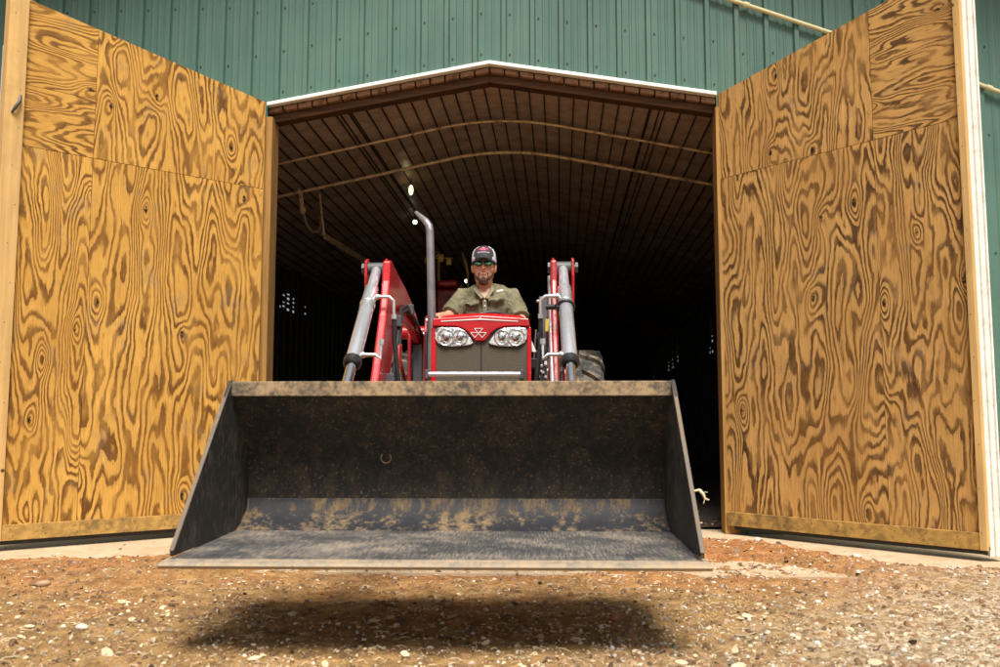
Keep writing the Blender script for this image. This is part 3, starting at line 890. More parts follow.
# welded ring mark and bolt
w = MB()
p = TL(386,458,back[4][0]-.006); w.ring((p.x,p.y,p.z),(0,1,.1),.022,.0035,20,6)
p2 = TL(376,451,back[4][0]-.006); w.ell((p2.x,p2.y,p2.z),(.006,.004,.006),10,6)
w.build('weld_ring', M['bk_lip'], bk, smooth=60)
# back brackets for arms
for sg in (-1,1):
    for o_ in (-.05,.05):
        x = sg*.515+o_; w = MB()
        w.prism([(topB[0]+.06,.93),(topB[0]+.20,.88),(topB[0]+.40,.72),(topB[0]+.50,.50),(topB[0]+.46,.42),(back[1][0]+.012,.50),(back[3][0]+.012,back[3][1]),(back[5][0]+.012,back[5][1]),(back[7][0]+.012,back[7][1]),(back[9][0]+.012,back[9][1])], x-.008, x+.008, 0)
        w.build('pivot_bracket', M['black'], bk, bevel=.002)
# frayed twine on the right side plate
w = MB(); pp = [TL(694,491,-2.0),TL(699,490,-2.0),TL(703,494,-2.0),TL(705,499,-2.0),TL(709,500,-2.0)]
w.tube(pp,[.003,.0055,.0065,.005,.003],8)
for q in range(4):
    a = pp[q%5]; b = a+Vector((random.uniform(-.016,.016),random.uniform(-.01,.01),random.uniform(-.02,.01))); w.tube([a,(a+b)/2+Vector((0,0,.006)),b],.0012,4)
o = w.build('twine', M['rope'], xf=lambda v: TM @ v, smooth=60)
tag(o, 'frayed pale twine snagged on the right side plate of the bucket', 'twine')

# ---- loader arms
def arm(sg):
    a = bpy.data.objects.new('loader_arm', None); COL.objects.link(a); a.parent = tr
    x = .473 if sg > 0 else -.525
    ky, kz = -.70, 1.635
    prof = [(ky-.07,kz+.03),(ky+.0,kz+.045),(ky+.08,kz+.03),(-.40,1.64),(-.10,1.61),(.20,1.56),(.50,1.49),(.74,1.42),(.83,1.34),(.80,1.30),(.55,1.35),(.2,1.40),(-.15,1.41),(-.38,1.38),(-.55,1.28),
            (-.76,1.02),(-.98,.78),(-1.18,.58),(-1.27,.46),(-1.33,.42),(-1.40,.43),(-1.42,.50),(-1.40,.58),(-1.26,.80),(-1.05,1.10),(-.88,1.36),(ky-.09,kz-.08)]
    xi = x+(-sg)*(.062 if sg < 0 else .050); bt = .021 if sg < 0 else .017
    w = MB(); w.prism(prof, xi-bt, xi+bt, 0)
    w.build('boom', M['red'] if sg < 0 else M['reddirty'], a, bevel=.010)
    # knee ears with pin
    for ex in (-.052,.052):
        w = MB(); w.prism([(ky-.055,kz-.05),(ky-.05,kz+.035),(ky,kz+.055),(ky+.06,kz+.035),(ky+.09,kz-.12),(ky-.02,kz-.22)], x+ex-.007, x+ex+.007, 0)
        w.build('knee_ear', M['red'], a, bevel=.004)
    w = MB(); w.cyl((x-.075,ky,kz),(x+.075,ky,kz),.020,16); w.cyl((x-.045,ky,kz),(x+.045,ky,kz),.033,18)
    for s2 in (-1,1): w.cyl((x+s2*.066,ky,kz),(x+s2*.080,ky,kz),.030,6)
    w.build('knee_pin', M['darkgrey'], a, smooth=40)
    # dump cylinder
    K = Vector((x,ky,kz)); E = Vector((x+sg*.012,-1.58,.84)) ; d = (E-K).normalized(); Lc = (E-K).length
    c = bpy.data.objects.new('dump_cylinder', None)
    w = MB(); w.tube([K+d*.02,K+d*.20],.027,18); w.tube([K+d*.185,K+d*.20,K+d*.80],[.027,.036,.036],22)
    body = w.build('dump_cylinder', M['steel'], a, smooth=40)
    w = MB(); w.tube([K+d*.795,K+d*.80,K+d*.83,K+d*.84],[.038,.043,.043,.034],22); w.build('cylinder_gland', M['black'], body, smooth=40)
    w = MB(); w.tube([K+d*.835,K+d*1.10],.024,16); w.build('piston_rod', M['chrome'], body, smooth=40)
    w = MB(); w.ring(K+d*.34,d,.0365,.004,22,6)
    if sg < 0: w.tube([K+d*.335,K+d*.375],.039,22)
    w.build('cylinder_band', M['zinc'], body, smooth=40)
    # fittings and hoses
    nrm = Vector((-sg,0,0))
    for t, dn in ((.27,.36),(.76,-.13)):
        b = K+d*t; w = MB()
        p0 = b+nrm*.04; p1 = b+nrm*.10; p2 = b+nrm*.125+Vector((0,0,-.02)); p3 = p2+Vector((0,.01,-.07 if dn > 0 else .07))
        w.tube([p0,p0+nrm*.03,p1,p2,p3],[.012,.009,.009,.009,.009],10); w.tube([p3,p3+Vector((0,0,-.025 if dn > 0 else .025))],.014,6)
        w.ell(p0,(.016,.016,.016),10,6)
        w.build('hose_elbow', M['zinc'], body, smooth=40)
        if dn > 0:
            w = MB(); q = p3; w.tube([q,q+Vector((.0,.02,-.12)),q+Vector((nrm.x*.015,.02,-.26)),q+Vector((nrm.x*.03,.05,-.45)),q+Vector((nrm.x*.06,.15,-.62))],.012,10)
            w.build('hydraulic_hose', M['rubber'], body, smooth=60)
    # lift cylinder from mast foot to boom
    w = MB(); A = Vector((xi,.62,.78)); B = Vector((xi+sg*-.0,-.35,1.20)); dd = (B-A).normalized()
    w.tube([A,A+dd*.60],.036,18); lb = w.build('lift_cylinder', M['black'], a, smooth=40)
    w = MB(); w.tube([A+dd*.6,B],.020,14); w.build('piston_rod', M['chrome'], lb, smooth=40)
    if sg < 0:
        for k, (oy, oz) in enumerate(((0,0),(.05,.02))):
            w = MB(); hx_ = xi+.034+.006*k
            w.tube([(hx_,.70+oy,1.36),(hx_,.30,1.46-oz),(hx_,-.20,1.50-oz),(hx_+.01,-.52,1.44-oz),(hx_+.015,-.72+oy,1.18),(hx_+.02,-.98+oy,.88),(hx_+.02,-1.2+oy,.70)],.010,8)
            w.build('hydraulic_hose', M['rubber'], a, smooth=60)
        for yy, zz in ((-.10,1.49),(-.62,1.36),(-.86,1.03)):
            w = MB(); w.box(xi+.020,xi+.062,yy-.02,yy+.02,zz-.03,zz+.03); w.build('hose_clamp', M['darkgrey'], a, bevel=.003)
        w = MB(); w.prism([(-.70,1.22),(-.60,1.24),(-.74,.80),(-.84,.82)], xi+.05, xi+.066, 0); w.build('boom_bracket', M['red'], a, bevel=.004)
    # tail links of the bucket
    w = MB(); w.bar((x,-1.53,.84),(x,-1.38,.50),.04,.05); w.build('dump_link', M['reddirty'], a, bevel=.006)
    return a
armL = arm(-1); armR = arm(1)
# torque tube
w = MB(); w.cyl((-.45,-.93,.86),(.42,-.93,.86),.045,16); part(w,'torque_tube',M['red'],smooth=40)
# masts
for sg, m_ in ((-1,'reddirty'),(1,'bluegrey')):
    x = -.445 if sg < 0 else .385
    r_ = bpy.data.objects.new('loader_mast', None); COL.objects.link(r_); r_.parent = tr
    if sg < 0:
        for ox in (-.06,.045):
            w = MB(); w.prism([(.50,.60),(.52,1.40),(.60,1.53),(.74,1.56),(.86,1.50),(.88,1.30),(.82,.60)], x+ox-.012, x+ox+.012, 0)
            w.build('mast_plate', M['reddirty'], r_, bevel=.006)
        w = MB(); w.cyl((x-.14,.76,1.44),(x+.08,.76,1.44),.045,18); w.build('mast_pivot', M['red'], r_, smooth=40)
        w = MB(); w.bar((x-.01,.55,.7),(x-.01,.6,1.34),.06,.05); w.build('mast_post', M['bluegrey'], r_, bevel=.005)
        w = MB()
        for i, (dx, dz) in enumerate(((.08,1.50),(.11,1.45),(.06,1.41),(.10,1.37))):
            w.tube([(x+dx-.03,.55,dz),(x+dx+.02,.55,dz)],.016,8); w.box(x+dx-.012,x+dx+.016,.53,.57,dz-.012,dz+.014)
        w.box(x+.04,x+.14,.55,.60,1.29,1.33)
        w.build('hydraulic_valve', M['zinc'], r_, smooth=30)
        w = MB()
        for i in range(5):
            w.tube([(x+.05+i*.022,.52,1.42-.02*i),(x+.06+i*.02,.45,1.28),(x+.07+i*.012,.48,1.1),(x+.05+i*.02,.55,.9)],.009,8)
        w.build('hydraulic_hose', M['rubber'], r_, smooth=60)
        w = MB(); w.prism([(.40,.80),(.46,.72),(.62,.72),(.66,.95),(.60,1.0),(.46,.98)], x-.10, x+.02, 0); w.build('mast_gusset', M['red'], r_, bevel=.008)
    else:
        pt = TL(543,297,.55); pb = TL(543,380,.55)
        w = MB(); w.box(pt.x-.028,pt.x+.028,.52,.60,.6,pt.z); w.build('mast_post', M['bluegrey'], r_, bevel=.006)
        w = MB()
        for ox in (.075,.15):
            w.prism([(.60,.60),(.62,1.15),(.70,1.30),(.78,1.33),(.86,1.30),(.88,1.1),(.82,.60)], x+ox-.01, x+ox+.01, 0)
        w.build('mast_plate', M['reddirty'], r_, bevel=.006)
        c1 = TL(533,354,.45); c2 = TL(552,354,.45)
        w = MB(); w.bar(c1,c2,.02,.035); w.build('mast_bracket', M['black'], r_, bevel=.003)
        w = MB(); random.seed(3)
        for i in range(9):
            px, py = random.uniform(538,549), random.uniform(362,380)
            q = TL(px,py,.3); w = MB(); w.tube([q,q+Vector((.012,0,.008))],.009,6); w.build('hose_coupler', M['zinc'], r_)
        for px, py in ((538,301),(549,301)):
            w = MB(); q = TL(px,py,.5); w.ell(q,(.014,.014,.010),8,6); w.build('hose_coupler', M['zinc'], r_, smooth=40)
        w = MB()
        for i in range(6):
            a = TL(536+i*2.4,330+i*3,.42); b = TL(535+i*2.7,388,.30); w.tube([a,(a+b)/2+Vector((.02*(i%2)-.01,-.03,0)),b],.008,8)
        w.build('hydraulic_hose', M['rubber'], r_, smooth=60)
# level indicator rod clamped to the right cylinder
w = MB(); a = TL(549.5,277,-.62); b = TL(552.5,384,-1.12)
w.tube([a,b],.0115,10); rod = w.build('level_rod', M['zinc'], tr, smooth=50)
KR = Vector((.473,-.70,1.635)); ER_ = Vector((.485,-1.58,.84)); dR = (ER_-KR).normalized(); e_ = KR+dR*.37
w = MB(); c = Vector((TL(550.5,318,e_.y).x, e_.y, e_.z))
w.tube([c-Vector((.02,0,0)),c+Vector((.03,-.02,.0)),e_+Vector((-.05,-.02,0))],[.014,.012,.013],8)
w.ring(e_,tuple(dR),.040,.008,22,8)
w.build('rod_clamp', M['black'], rod, smooth=50)
w = MB(); c = TL(547.5,325,-.84); w.box(c.x-.012,c.x+.010,c.y-.006,c.y+.006,c.z-.035,c.z+.03); w.build('yellow_tag', M['yellow'], rod, bevel=.003)

# ---- hood
c0 = TL(481,312,0)
def hx(px, py, yl=0): q = TL(px,py,yl); return q.x, q.z
hoodcx = TL(481,340,0).x
def hprof(y, hw, zt, zb, r=.085, crown=.014, n=7):
    pts = []
    # start bottom left, up, over, down
    pts.append((hoodcx-hw,y,zb)); pts.append((hoodcx-hw,y,(zb+zt)/2))
    for i in range(n+1):
        t = pi-(pi/2)*i/n; pts.append((hoodcx-hw+r+r*cos(t), y, zt-r+r*sin(t)*1.0-crown*0))
    m = 10
    for i in range(1,m):
        t = i/m; x = hoodcx-hw+r+(2*hw-2*r)*t; pts.append((x,y,zt+crown*sin(pi*t)))
    for i in range(n+1):
        t = pi/2-(pi/2)*i/n; pts.append((hoodcx+hw-r+r*cos(t), y, zt-r+r*sin(t)))
    pts.append((hoodcx+hw,y,(zb+zt)/2)); pts.append((hoodcx+hw,y,zb))
    return pts
ztop = hx(481,313,.12)[1]-.012
HH = .298
hood = MB()
hood.loft([hprof(.010,HH-.012,ztop-.075,.86,.06,.012), hprof(.0,HH-.004,ztop-.060,.86,.07), hprof(.02,HH,ztop-.035,.86,.08), hprof(.06,HH+.001,ztop-.012,.86,.088), hprof(.14,HH+.002,ztop,.86), hprof(.6,HH+.004,ztop+.008,.88), hprof(1.15,HH+.004,ztop+.008,.95)])
hood = hood.build('hood', M['red'], tr, smooth=50)
# grille opening: dark recess plate proud of the loft face, framed by the shell
def lens_pts(pts, yl): return [hx(px,py,yl) for px,py in pts]
gz0 = .90
gp = lens_pts([(435.5,326),(527.5,326),(526.8,383),(436.5,383)], -.012)
w = MB(); w.prism([(gp[3][0],gz0),(gp[0][0],gp[0][1]),(gp[1][0],gp[1][1]),(gp[2][0],gz0)], -.013, .0, 1)
gr = w.build('grille', M['mesh'], tr)
# black surround slightly behind/around
w = MB(); w.prism([(gp[3][0]-.010,gz0-.01),(gp[0][0]-.010,gp[0][1]+.004),(gp[1][0]+.010,gp[1][1]+.004),(gp[2][0]+.010,gz0-.01)], -.009, -.0015, 1)
w.build('grille_surround', M['blackg'], gr)
w = MB(); cx = (gp[0][0]+gp[1][0])/2; w.box(cx-.004,cx+.004,-.017,-.011,gz0,gp[0][1]-.03)
w.build('grille_bar', M['blackg'], gr)
# red brow with V shape in the centre
brow = [(433,318.5),(481,315.5),(529,318.5),(530,326.5),(521,326.2),(505,326.5),(497,328.5),(491,333),(487,338.5),(484.5,341),(475.5,341),(473,338.5),(469,333),(463,328.5),(455,326.5),(439,326.2),(432,326.5)]
w = MB(); w.prism(lens_pts(brow,-.03), -.034, -.004, 1)
w.build('hood_brow', M['red'], hood, bevel=.006)
w = MB(); w.prism([(x,z) for x,z in lens_pts([(441,321.6),(480,319.6),(518,321.6),(518,320.9),(480,318.4),(441,320.9)],-.037)], -.0375, -.035, 1)  # white strip paints the sky highlight along the brow
w.prism(lens_pts([(478.6,319.8),(480,316.6),(481.4,319.8)],-.037), -.040, -.036, 1)
w.build('brow_highlight_strip', M['decal'], hood)
def tri_outline(w, cx, cy, s_, h, y, th):
    P3 = [(cx-s_,cy),(cx+s_,cy),(cx,cy+h)]
    for i in range(3):
        a = hx(*P3[i],y); b = hx(*P3[(i+1)%3],y); w.bar((a[0],y,a[1]),(b[0],y,b[1]),.003,th,(0,1,0))
w = MB()
for cx_, cy_ in ((478.6,328.4),(474.8,332.6),(482.2,332.6)): tri_outline(w, cx_, cy_, 4.2, 5.0, -.037, .0036)
w.v = [Vector((v.x, max(-.0385, min(-.0342, v.y)), v.z)) for v in w.v]
w.build('triangle_emblem', M['decal'], hood)
# side rails of the shell framing the grille
for side in ((431.2,436.3),(527.0,531.2)):
    w = MB(); a = hx(side[0],327,-.02); b = hx(side[1],327,-.02)
    w.hexa([(a[0],-.022,.88),(b[0],-.022,.88),(b[0],.02,.88),(a[0],.02,.88)],[(a[0],-.022,a[1]),(b[0],-.022,a[1]),(b[0],.02,a[1]),(a[0],.02,a[1])])
    w.build('hood_side_rail', M['red'], hood, bevel=.006)
# headlamps
def lamp(mirror):
    pts = [(434.6,330),(436.5,328),(442,327.2),(450,327.2),(458,327.8),(463,329.6),(467.5,334),(471.5,339.5),(473.5,343),(470,345),(462,346.2),(452,346.6),(444,346),(438,343.5),(435,338.5)]
    if mirror: pts = [(962-x,y) for x,y in pts]
    L_ = lens_pts(pts, -.03)
    w = MB(); w.prism(L_, -.030, -.006, 1)
    o = w.build('headlight', M['lens'], tr, bevel=.005)
    for (cx_, r) in ((446,.050),(460,.045)):
        X = 962-cx_ if mirror else cx_
        q = hx(X,337.3,-.03); w = MB(); w.ring((q[0],-.031,q[1]),(0,1,0),r,.0042,28,8); w.build('reflector_ring', M['chrome'], o, smooth=60)
        w = MB(); w.ell((q[0],-.031,q[1]),(r*.62,.012,r*.62),20,10); 
        w.build('reflector', M['chrome'], o, smooth=90)
        w = MB(); w.ell((q[0]+.008,-.043,q[1]-.004),(.011,.006,.014),12,8); w.build('bulb', M['darkgrey'], o, smooth=90)
    w = MB(); cxm = sum(a for a,b in L_)/len(L_); czm = sum(b for a,b in L_)/len(L_)
    w.prism([(cxm+(a-cxm)*1.045, czm+(b-czm)*1.09) for a,b in L_], -.014, -.005, 1); w.build('headlight_bezel', M['blackg'], o)
    return o
lamp(False); lamp(True)
# bumper bar
w = MB(); a = TL(427,374.3,-.12); b = TL(522,374.3,-.12); w.tube([a,b],.0165,16); bb = w.build('bumper_bar', M['steel'], tr, smooth=50)
for q, s_ in ((a,-1),(b,1)):
    w = MB(); w.box(q.x-.010,q.x+.010,q.y-.022,q.y+.14,q.z-.028,q.z+.028); w.build('bar_bracket', M['darkgrey'], bb, bevel=.004)
# engine block, frame, chassis
w = MB(); w.box(hoodcx-.22,hoodcx+.22,.03,1.3,.52,.92); w.box(hoodcx-.17,hoodcx+.17,-.15,.2,.48,.86); w.box(hoodcx-.16,hoodcx+.16,1.2,2.0,.45,1.0)
part(w,'chassis',M['black'],bevel=.02)
w = MB(); w.box(hoodcx+.30,hoodcx+.36,.1,.30,1.15,1.21); 
part(w,'side_panel',M['black'],bevel=.004)
w = MB(); w.prism([TL(531.5,341,.1).to_tuple()[0::2],TL(536.5,352,.1).to_tuple()[0::2],TL(532,352,.1).to_tuple()[0::2]], .08,.10,1); part(w,'white_flap',M['decal'])
# exhaust
base = TL(434,318,.42)
w = MB(); p1 = TL(431.5,300,.42); p2 = TL(430,232,.42)
w.tube([Vector((p1.x+.01,.42,1.0)),p1,p2],[.031,.027,.026],18)
p3 = TL(429,226,.42); p4 = TL(425.5,221,.44); p5 = TL(416,212.5,.52)
w.tube([p2,p3,p4,p5],[.026,.026,.024,.012],18)
part(w,'exhaust_pipe',M['exh'],smooth=50)
# seat, steering wheel, dash, fenders, floor
w = MB(); w.box(hoodcx-.24,hoodcx+.24,1.12,1.62,1.06,1.17); w.prism([(1.58,1.15),(1.70,1.15),(1.76,1.62),(1.66,1.64)],hoodcx-.23,hoodcx+.23,0); part(w,'seat',M['vinyl'],bevel=.03,smooth=40)
sw = TL(491,318,.80); 
w = MB(); sn = Vector((0,-.75,.66)).normalized(); swc = Vector((sw.x,.90,sw.z-.045))
w.ring(swc,(0,-.62,.78),.185,.014,36,10)
for t in (0,2.1,4.2):
    u_ = Vector((1,0,0)); v_ = Vector((0,.78,.62)); w.tube([swc,swc+(u_*cos(t+.5)+v_*sin(t+.5))*.18],.009,8)
w.tube([swc,swc+Vector((0,-.10,-.16))],.022,10); part(w,'steering_wheel',M['vinyl'],smooth=60)
w = MB(); w.box(hoodcx-.25,hoodcx+.25,1.0,1.12,.6,ztop-.10); w.box(hoodcx-.45,hoodcx+.45,.95,1.7,.56,.60); part(w,'footwell',M['black'],bevel=.02)
for sg in (-1,1):
    w = MB(); rings = []
    for i in range(13):
        t = R(20+150*i/12); y = 1.55-.76*cos(t)*1.0; z = .68+.76*sin(t)
        rings.append([(sg*.42,y,z),(sg*.49,y,z),(sg*.49,y*1.0,z-.02),(sg*.42,y,z-.02)])
    if sg < 0: rings = rings
    w.loft(rings)
    w.prism([(1.0,.62),(.92,1.1),(1.1,1.36),(1.55,1.42),(2.0,1.36),(2.2,1.1),(2.2,.9)], sg*.435-.008, sg*.435+.008, 0)
    o = part(w,'fender',M['black'],smooth=40)
    o.hide_render = False
# wheels
def wheel(x, y, r, wd, sg, lugs, name='rear_wheel'):
    a = bpy.data.objects.new('wheel', None); COL.objects.link(a); a.parent = tr
    w = MB(); prof = [(-.5,.62),(-.5,.80),(-.48,.90),(-.42,.945),(-.2,.955),(0,.958),(.2,.955),(.42,.945),(.48,.90),(.5,.80),(.5,.62)]
    n = 48; rings = []
    for k in range(n):
        t = 2*pi*k/n; rings.append([(x+a_*wd, y+r*b_*cos(t), r+r*b_*sin(t)) for a_,b_ in prof])
    base = len(w.v); m = len(prof)
    for rg in rings: w.v += [Vector(p) for p in rg]
    for k in range(n):
        for i in range(m-1):
            p_ = base+k*m+i; q_ = base+((k+1)%n)*m+i; w.f.append((p_,p_+1,q_+1,q_)); w.mi.append(0)
    # chevron lugs
    for k in range(lugs):
        for s2 in (-1,1):
            t0 = 2*pi*(k+(.5 if s2 > 0 else 0))/lugs
            def pt(xx, tt, rr): return Vector((x+xx*wd, y+r*rr*cos(tt), r+r*rr*sin(tt)))
            segs = [(.02,0,.945,1.0),(.25,.09,.945,1.0),(.46,.20,.93,.99),(.515,.235,.86,.93)]
            tw = .05
            for (x0,a0,ri,ro),(x1,a1,ri1,ro1) in zip(segs,segs[1:]):
                w.hexa([pt(s2*x0,t0+a0-tw,ri),pt(s2*x0,t0+a0+tw,ri),pt(s2*x0,t0+a0+tw*.7,ro),pt(s2*x0,t0+a0-tw*.7,ro)],
                       [pt(s2*x1,t0+a1-tw,ri1),pt(s2*x1,t0+a1+tw,ri1),pt(s2*x1,t0+a1+tw*.7,ro1),pt(s2*x1,t0+a1-tw*.7,ro1)])
    w.build('tyre', M['tyre'], a, smooth=35)
    w = MB()
    rp = [(-.42,.64),(-.38,.58),(-.1,.56),(.1,.30),(.14,.12),(.14,.001)] if sg > 0 else [(.42,.64),(.38,.58),(.1,.56),(-.1,.30),(-.14,.12),(-.14,.001)]
    for k in range(n):
        t = 2*pi*k/n; w.v += [Vector((x+a_*wd, y+r*b_*cos(t), r+r*b_*sin(t))) for a_,b_ in rp]
    m = len(rp)
    for k in range(n):
        for i in range(m-1):
            w.f.append((k*m+i,k*m+i+1,((k+1)%n)*m+i+1,((k+1)%n)*m+i)); w.mi.append(0)
    w.build('rim', M['reddirty'], a, smooth=40)
for sg in (-1,1):
    wheel(sg*.67, 1.55, .69, .34, sg, 18)
    wheel(sg*.60, .42, .42, .24, sg, 16)
for y_, z_, h_ in ((.42,.42,.6),(1.55,.69,.65)):
    w = MB(); w.cyl((-h_,y_,z_),(h_,y_,z_),.06,14); part(w,'axle',M['black'],smooth=40)

# ------------------------------------------------------------------ driver
man = thing('person', 'bearded man in khaki shirt, trucker cap and sunglasses with a painted green reflection sitting at the tractor wheel', 'person', TM @ Vector((hoodcx,1.22,1.17)), -TY)
MI = (Matrix.Translation(TM @ Vector((hoodcx,1.22,1.17))) @ Matrix.Rotation(-TY,4,'Z')).inverted()
def PM(px, py, yl): # pixel to man local on plane y=yl
    a, b = ray(px,py); o = MI @ Vector((0,0,CH)); d = MI.to_3x3() @ Vector((a,1,b)); t = (yl-o.y)/d.y; return o+d*t
hc = PM(484,269,-.06)      # head centre
HCZ = hc.z; HX = hc.x
neck = Vector((HX+.012,-.02,HCZ-.150)); shz = PM(490,288.5,0).z
chest = Vector((HX+.035,.01,shz-.14))
b = MB()
# head: skull, jaw, nose, ears
def rings_head(b):
    prof = [(-.125,.026,-.050,.030),(-.115,.040,-.045,.044),(-.095,.055,-.035,.060),(-.06,.066,-.022,.076),(-.02,.072,-.010,.088),(.03,.077,0,.096),(.07,.075,.002,.094),(.10,.062,.004,.078),(.122,.038,.005,.046),(.128,.01,.005,.012)]
    rg = []
    for z, rx, yo, ry in prof:
        rg.append([(HX+rx*cos(2*pi*k/24), hc.y+yo+ry*sin(2*pi*k/24), HCZ+z) for k in range(24)])
    b.loft(rg)
C0 = Vector((HX,hc.y,HCZ-.02)); hs = lambda v: C0+(Vector(v)-C0)*1.10+Vector((0,0,.006))
rings_head(b)
fy = hc.y-.094   # face front
b.ell((HX,fy-.008,HCZ-.020),(.014,.022,.012)); b.tube([(HX,fy+.010,HCZ+.024),(HX,fy-.008,HCZ-.012)],[.008,.013],10)
b.ell((HX-.012,fy+.004,HCZ-.022),(.007,.009,.007)); b.ell((HX+.012,fy+.004,HCZ-.022),(.007,.009,.007))
b.ell((HX,hc.y-.092,HCZ-.054),(.024,.010,.005)); b.ell((HX,hc.y-.090,HCZ-.064),(.020,.011,.006))
for s_ in (-1,1):
    b.ell((HX+s_*.045,fy+.034,HCZ-.025),(.022,.022,.022)); b.ell((HX+s_*.078,hc.y+.0,HCZ-.004),(.008,.020,.032)); b.ell((HX+s_*.031,fy+.022,HCZ+.014),(.014,.010,.010))
b.tube([(HX,hc.y+.005,HCZ-.07),(HX+.006,hc.y+.02,HCZ-.15),neck+Vector((0,.03,-.05))],[.056,.056,.066],20)
b.v = [hs(v) for v in b.v]
# trunk
def torso(b, k=1.0, zlo=.0):
    prof = [(.02,.165,.115,.0),(.12,.160,.110,0),(.25,.165,.115,0),(.36,.185,.122,0),(.46,.195,.118,0),(.53,.170,.095,0),(.575,.105,.070,.01)]
    top = chest.z+.20; sc = top/.60
    rg = []
    for z, rx, ry, yo in prof:
        t = z/.6; cx = (HX+.03)*t; rg.append([(cx+rx*k*cos(2*pi*j/28), .02+yo+ry*k*sin(2*pi*j/28), z*sc) for j in range(28)])
    b.loft(rg)
torso(b, .86)
# shoulders/arms : elbows and hands taken from the picture
SL = PM(463,290,.01); SR = PM(511,290,.01)
EL = PM(449,309,-.14); HLh = PM(438,317,-.28)
ER = PM(520,312,-.14); HRh = PM(505,318,-.36)
ELz = EL; 
def arm_b(b, S_, E_, H_, k=1):
    b.tube([S_+(Vector((HX,0,S_.z))-S_)*.35, S_, S_.lerp(E_,.5), E_, E_.lerp(H_,.5), H_],[.05,.058,.050,.042,.037,.028],16)
EL = EL+Vector((-.005,0,-.06)); ER = ER+Vector((.01,0,-.07))
SL.z -= .062; SR.z -= .062
HLh = Vector((HLh.x, -.36, HLh.z-.01)); HRh = Vector((swc.x-hoodcx+.17,-.47,0)); HRh.z = (swc.z-1.17)+.02
arm_b(b, SL, EL, HLh); arm_b(b, SR, ER, HRh)
def hand(b, H_, d, side):
    # palm + four fingers curling forwards/down + thumb
    d = Vector(d).normalized(); up = Vector((0,0,1)); x = d.cross(up).normalized(); up = x.cross(d)
    c = H_+d*.045
    rot = Matrix((x,d,up)).transposed()
    b.ell(c,(.040,.048,.017),14,10,rot)
    for i, (o_, L_) in enumerate(((-.030,.062),(-.010,.074),(.011,.070),(.030,.055))):
        p0 = c+x*o_+d*.030; p1 = p0+d*L_*.45+up*.006; p2 = p1+d*L_*.25-up*L_*.28; p3 = p2-d*L_*.06-up*L_*.30
        b.tube([p0,p1,p2,p3],[.0095,.0088,.0082,.007],10)
    p0 = H_+d*.02+x*(-side)*.024; p1 = p0+x*(-side)*.026+d*.022-up*.006; p2 = p1+d*.026-up*.016+x*side*.004
    b.tube([p0,p1,p2],[.012,.010,.008],10)
hand(b, HLh, (-.25,-.9,-.1), 1); hand(b, HRh, (-.3,-.85,.1), -1)
# legs
for s_ in (-1,1):
    b.tube([(s_*.09,.0,.06),(s_*.13,-.22,.09),(s_*.17,-.42,.09),(s_*.17,-.46,.02),(s_*.17,-.50,-.20),(s_*.17,-.52,-.42)],[.095,.088,.066,.060,.056,.042],16)
    b.tube([(s_*.17,-.50,-.44),(s_*.17,-.56,-.50),(s_*.18,-.68,-.52)],[.045,.042,.030],12)
body = b.build('body', M['skin'], man)
m_ = body.modifiers.new('Remesh','REMESH'); m_.mode = 'VOXEL'; m_.voxel_size = .0055; m_.use_smooth_shade = True
m_ = body.modifiers.new('Smooth','SMOOTH'); m_.factor = .5; m_.iterations = 3
# shirt
b = MB(); torso(b, 1.09)
for S_, E_ in ((SL,EL),(SR,ER)):
    s_ = -1 if S_ is SL else 1
    mid = S_.lerp(E_,.86)
    b.tube([S_+(Vector((HX,0,S_.z))-S_)*.5+Vector((0,0,.015)), S_+Vector((0,0,.002)), S_.lerp(E_,.45), mid],[.066,.078,.075,.073],20)
    b.tube([Vector((HX,.01,neck.z+.015)), S_+Vector((s_*-.015,0,.004))],[.056,.052],16)
sh = b.build('shirt', M['shirt'], man)
m_ = sh.modifiers.new('Remesh','REMESH'); m_.mode = 'VOXEL'; m_.voxel_size = .007; m_.use_smooth_shade = True
m_ = sh.modifiers.new('Smooth','SMOOTH'); m_.factor = .5; m_.iterations = 4
tx = bpy.data.textures.new('wrinkle','CLOUDS'); tx.noise_scale = .07; tx.noise_depth = 3
m_ = sh.modifiers.new('Displace','DISPLACE'); m_.texture = tx; m_.strength = .024; m_.mid_level = .5; m_.texture_coords = 'LOCAL'
# open V neck: skin patch shows between collar flaps
yf = -.128
w = MB(); a = PM(477,288.5,-.10); c_ = PM(491,288.5,-.10); d_ = PM(484.5,298.5,-.135)
nk = Vector((HX+.006,-.04,a.z))
w.hexa([a+Vector((0,.06,0)),c_+Vector((0,.06,0)),d_+Vector((.004,.03,0)),d_+Vector((-.004,.03,0))],[a+Vector((.004,-.005,0)),c_+Vector((-.004,-.005,0)),d_+Vector((.004,-.008,0)),d_+Vector((-.004,-.008,0))])
w.build('open_neck', M['skin'], body, bevel=.003)
for pts in ([(475.5,284.5),(473.5,290),(481,298.8),(484.3,297.0),(478.5,289.5),(477.5,284.5)], [(491.5,284),(494.5,289.5),(488,299),(484.8,297.2),(490,289.5),(490.3,284)]):
    w = MB(); n = len(pts); vs = []
    for i,(px,py) in enumerate(pts):
        q = PM(px,py,-.075 if py < 287 else (-.115 if py < 292 else -.150)); vs.append(q)
    w.add([v for v in vs]+[v+Vector((0,.012,0)) for v in vs],[tuple(range(n)),tuple(reversed(range(n,2*n)))]+[(i,(i+1)%n,(i+1)%n+n,i+n) for i in range(n)])
    w.build('collar', M['shirtpl'], sh, bevel=.003)
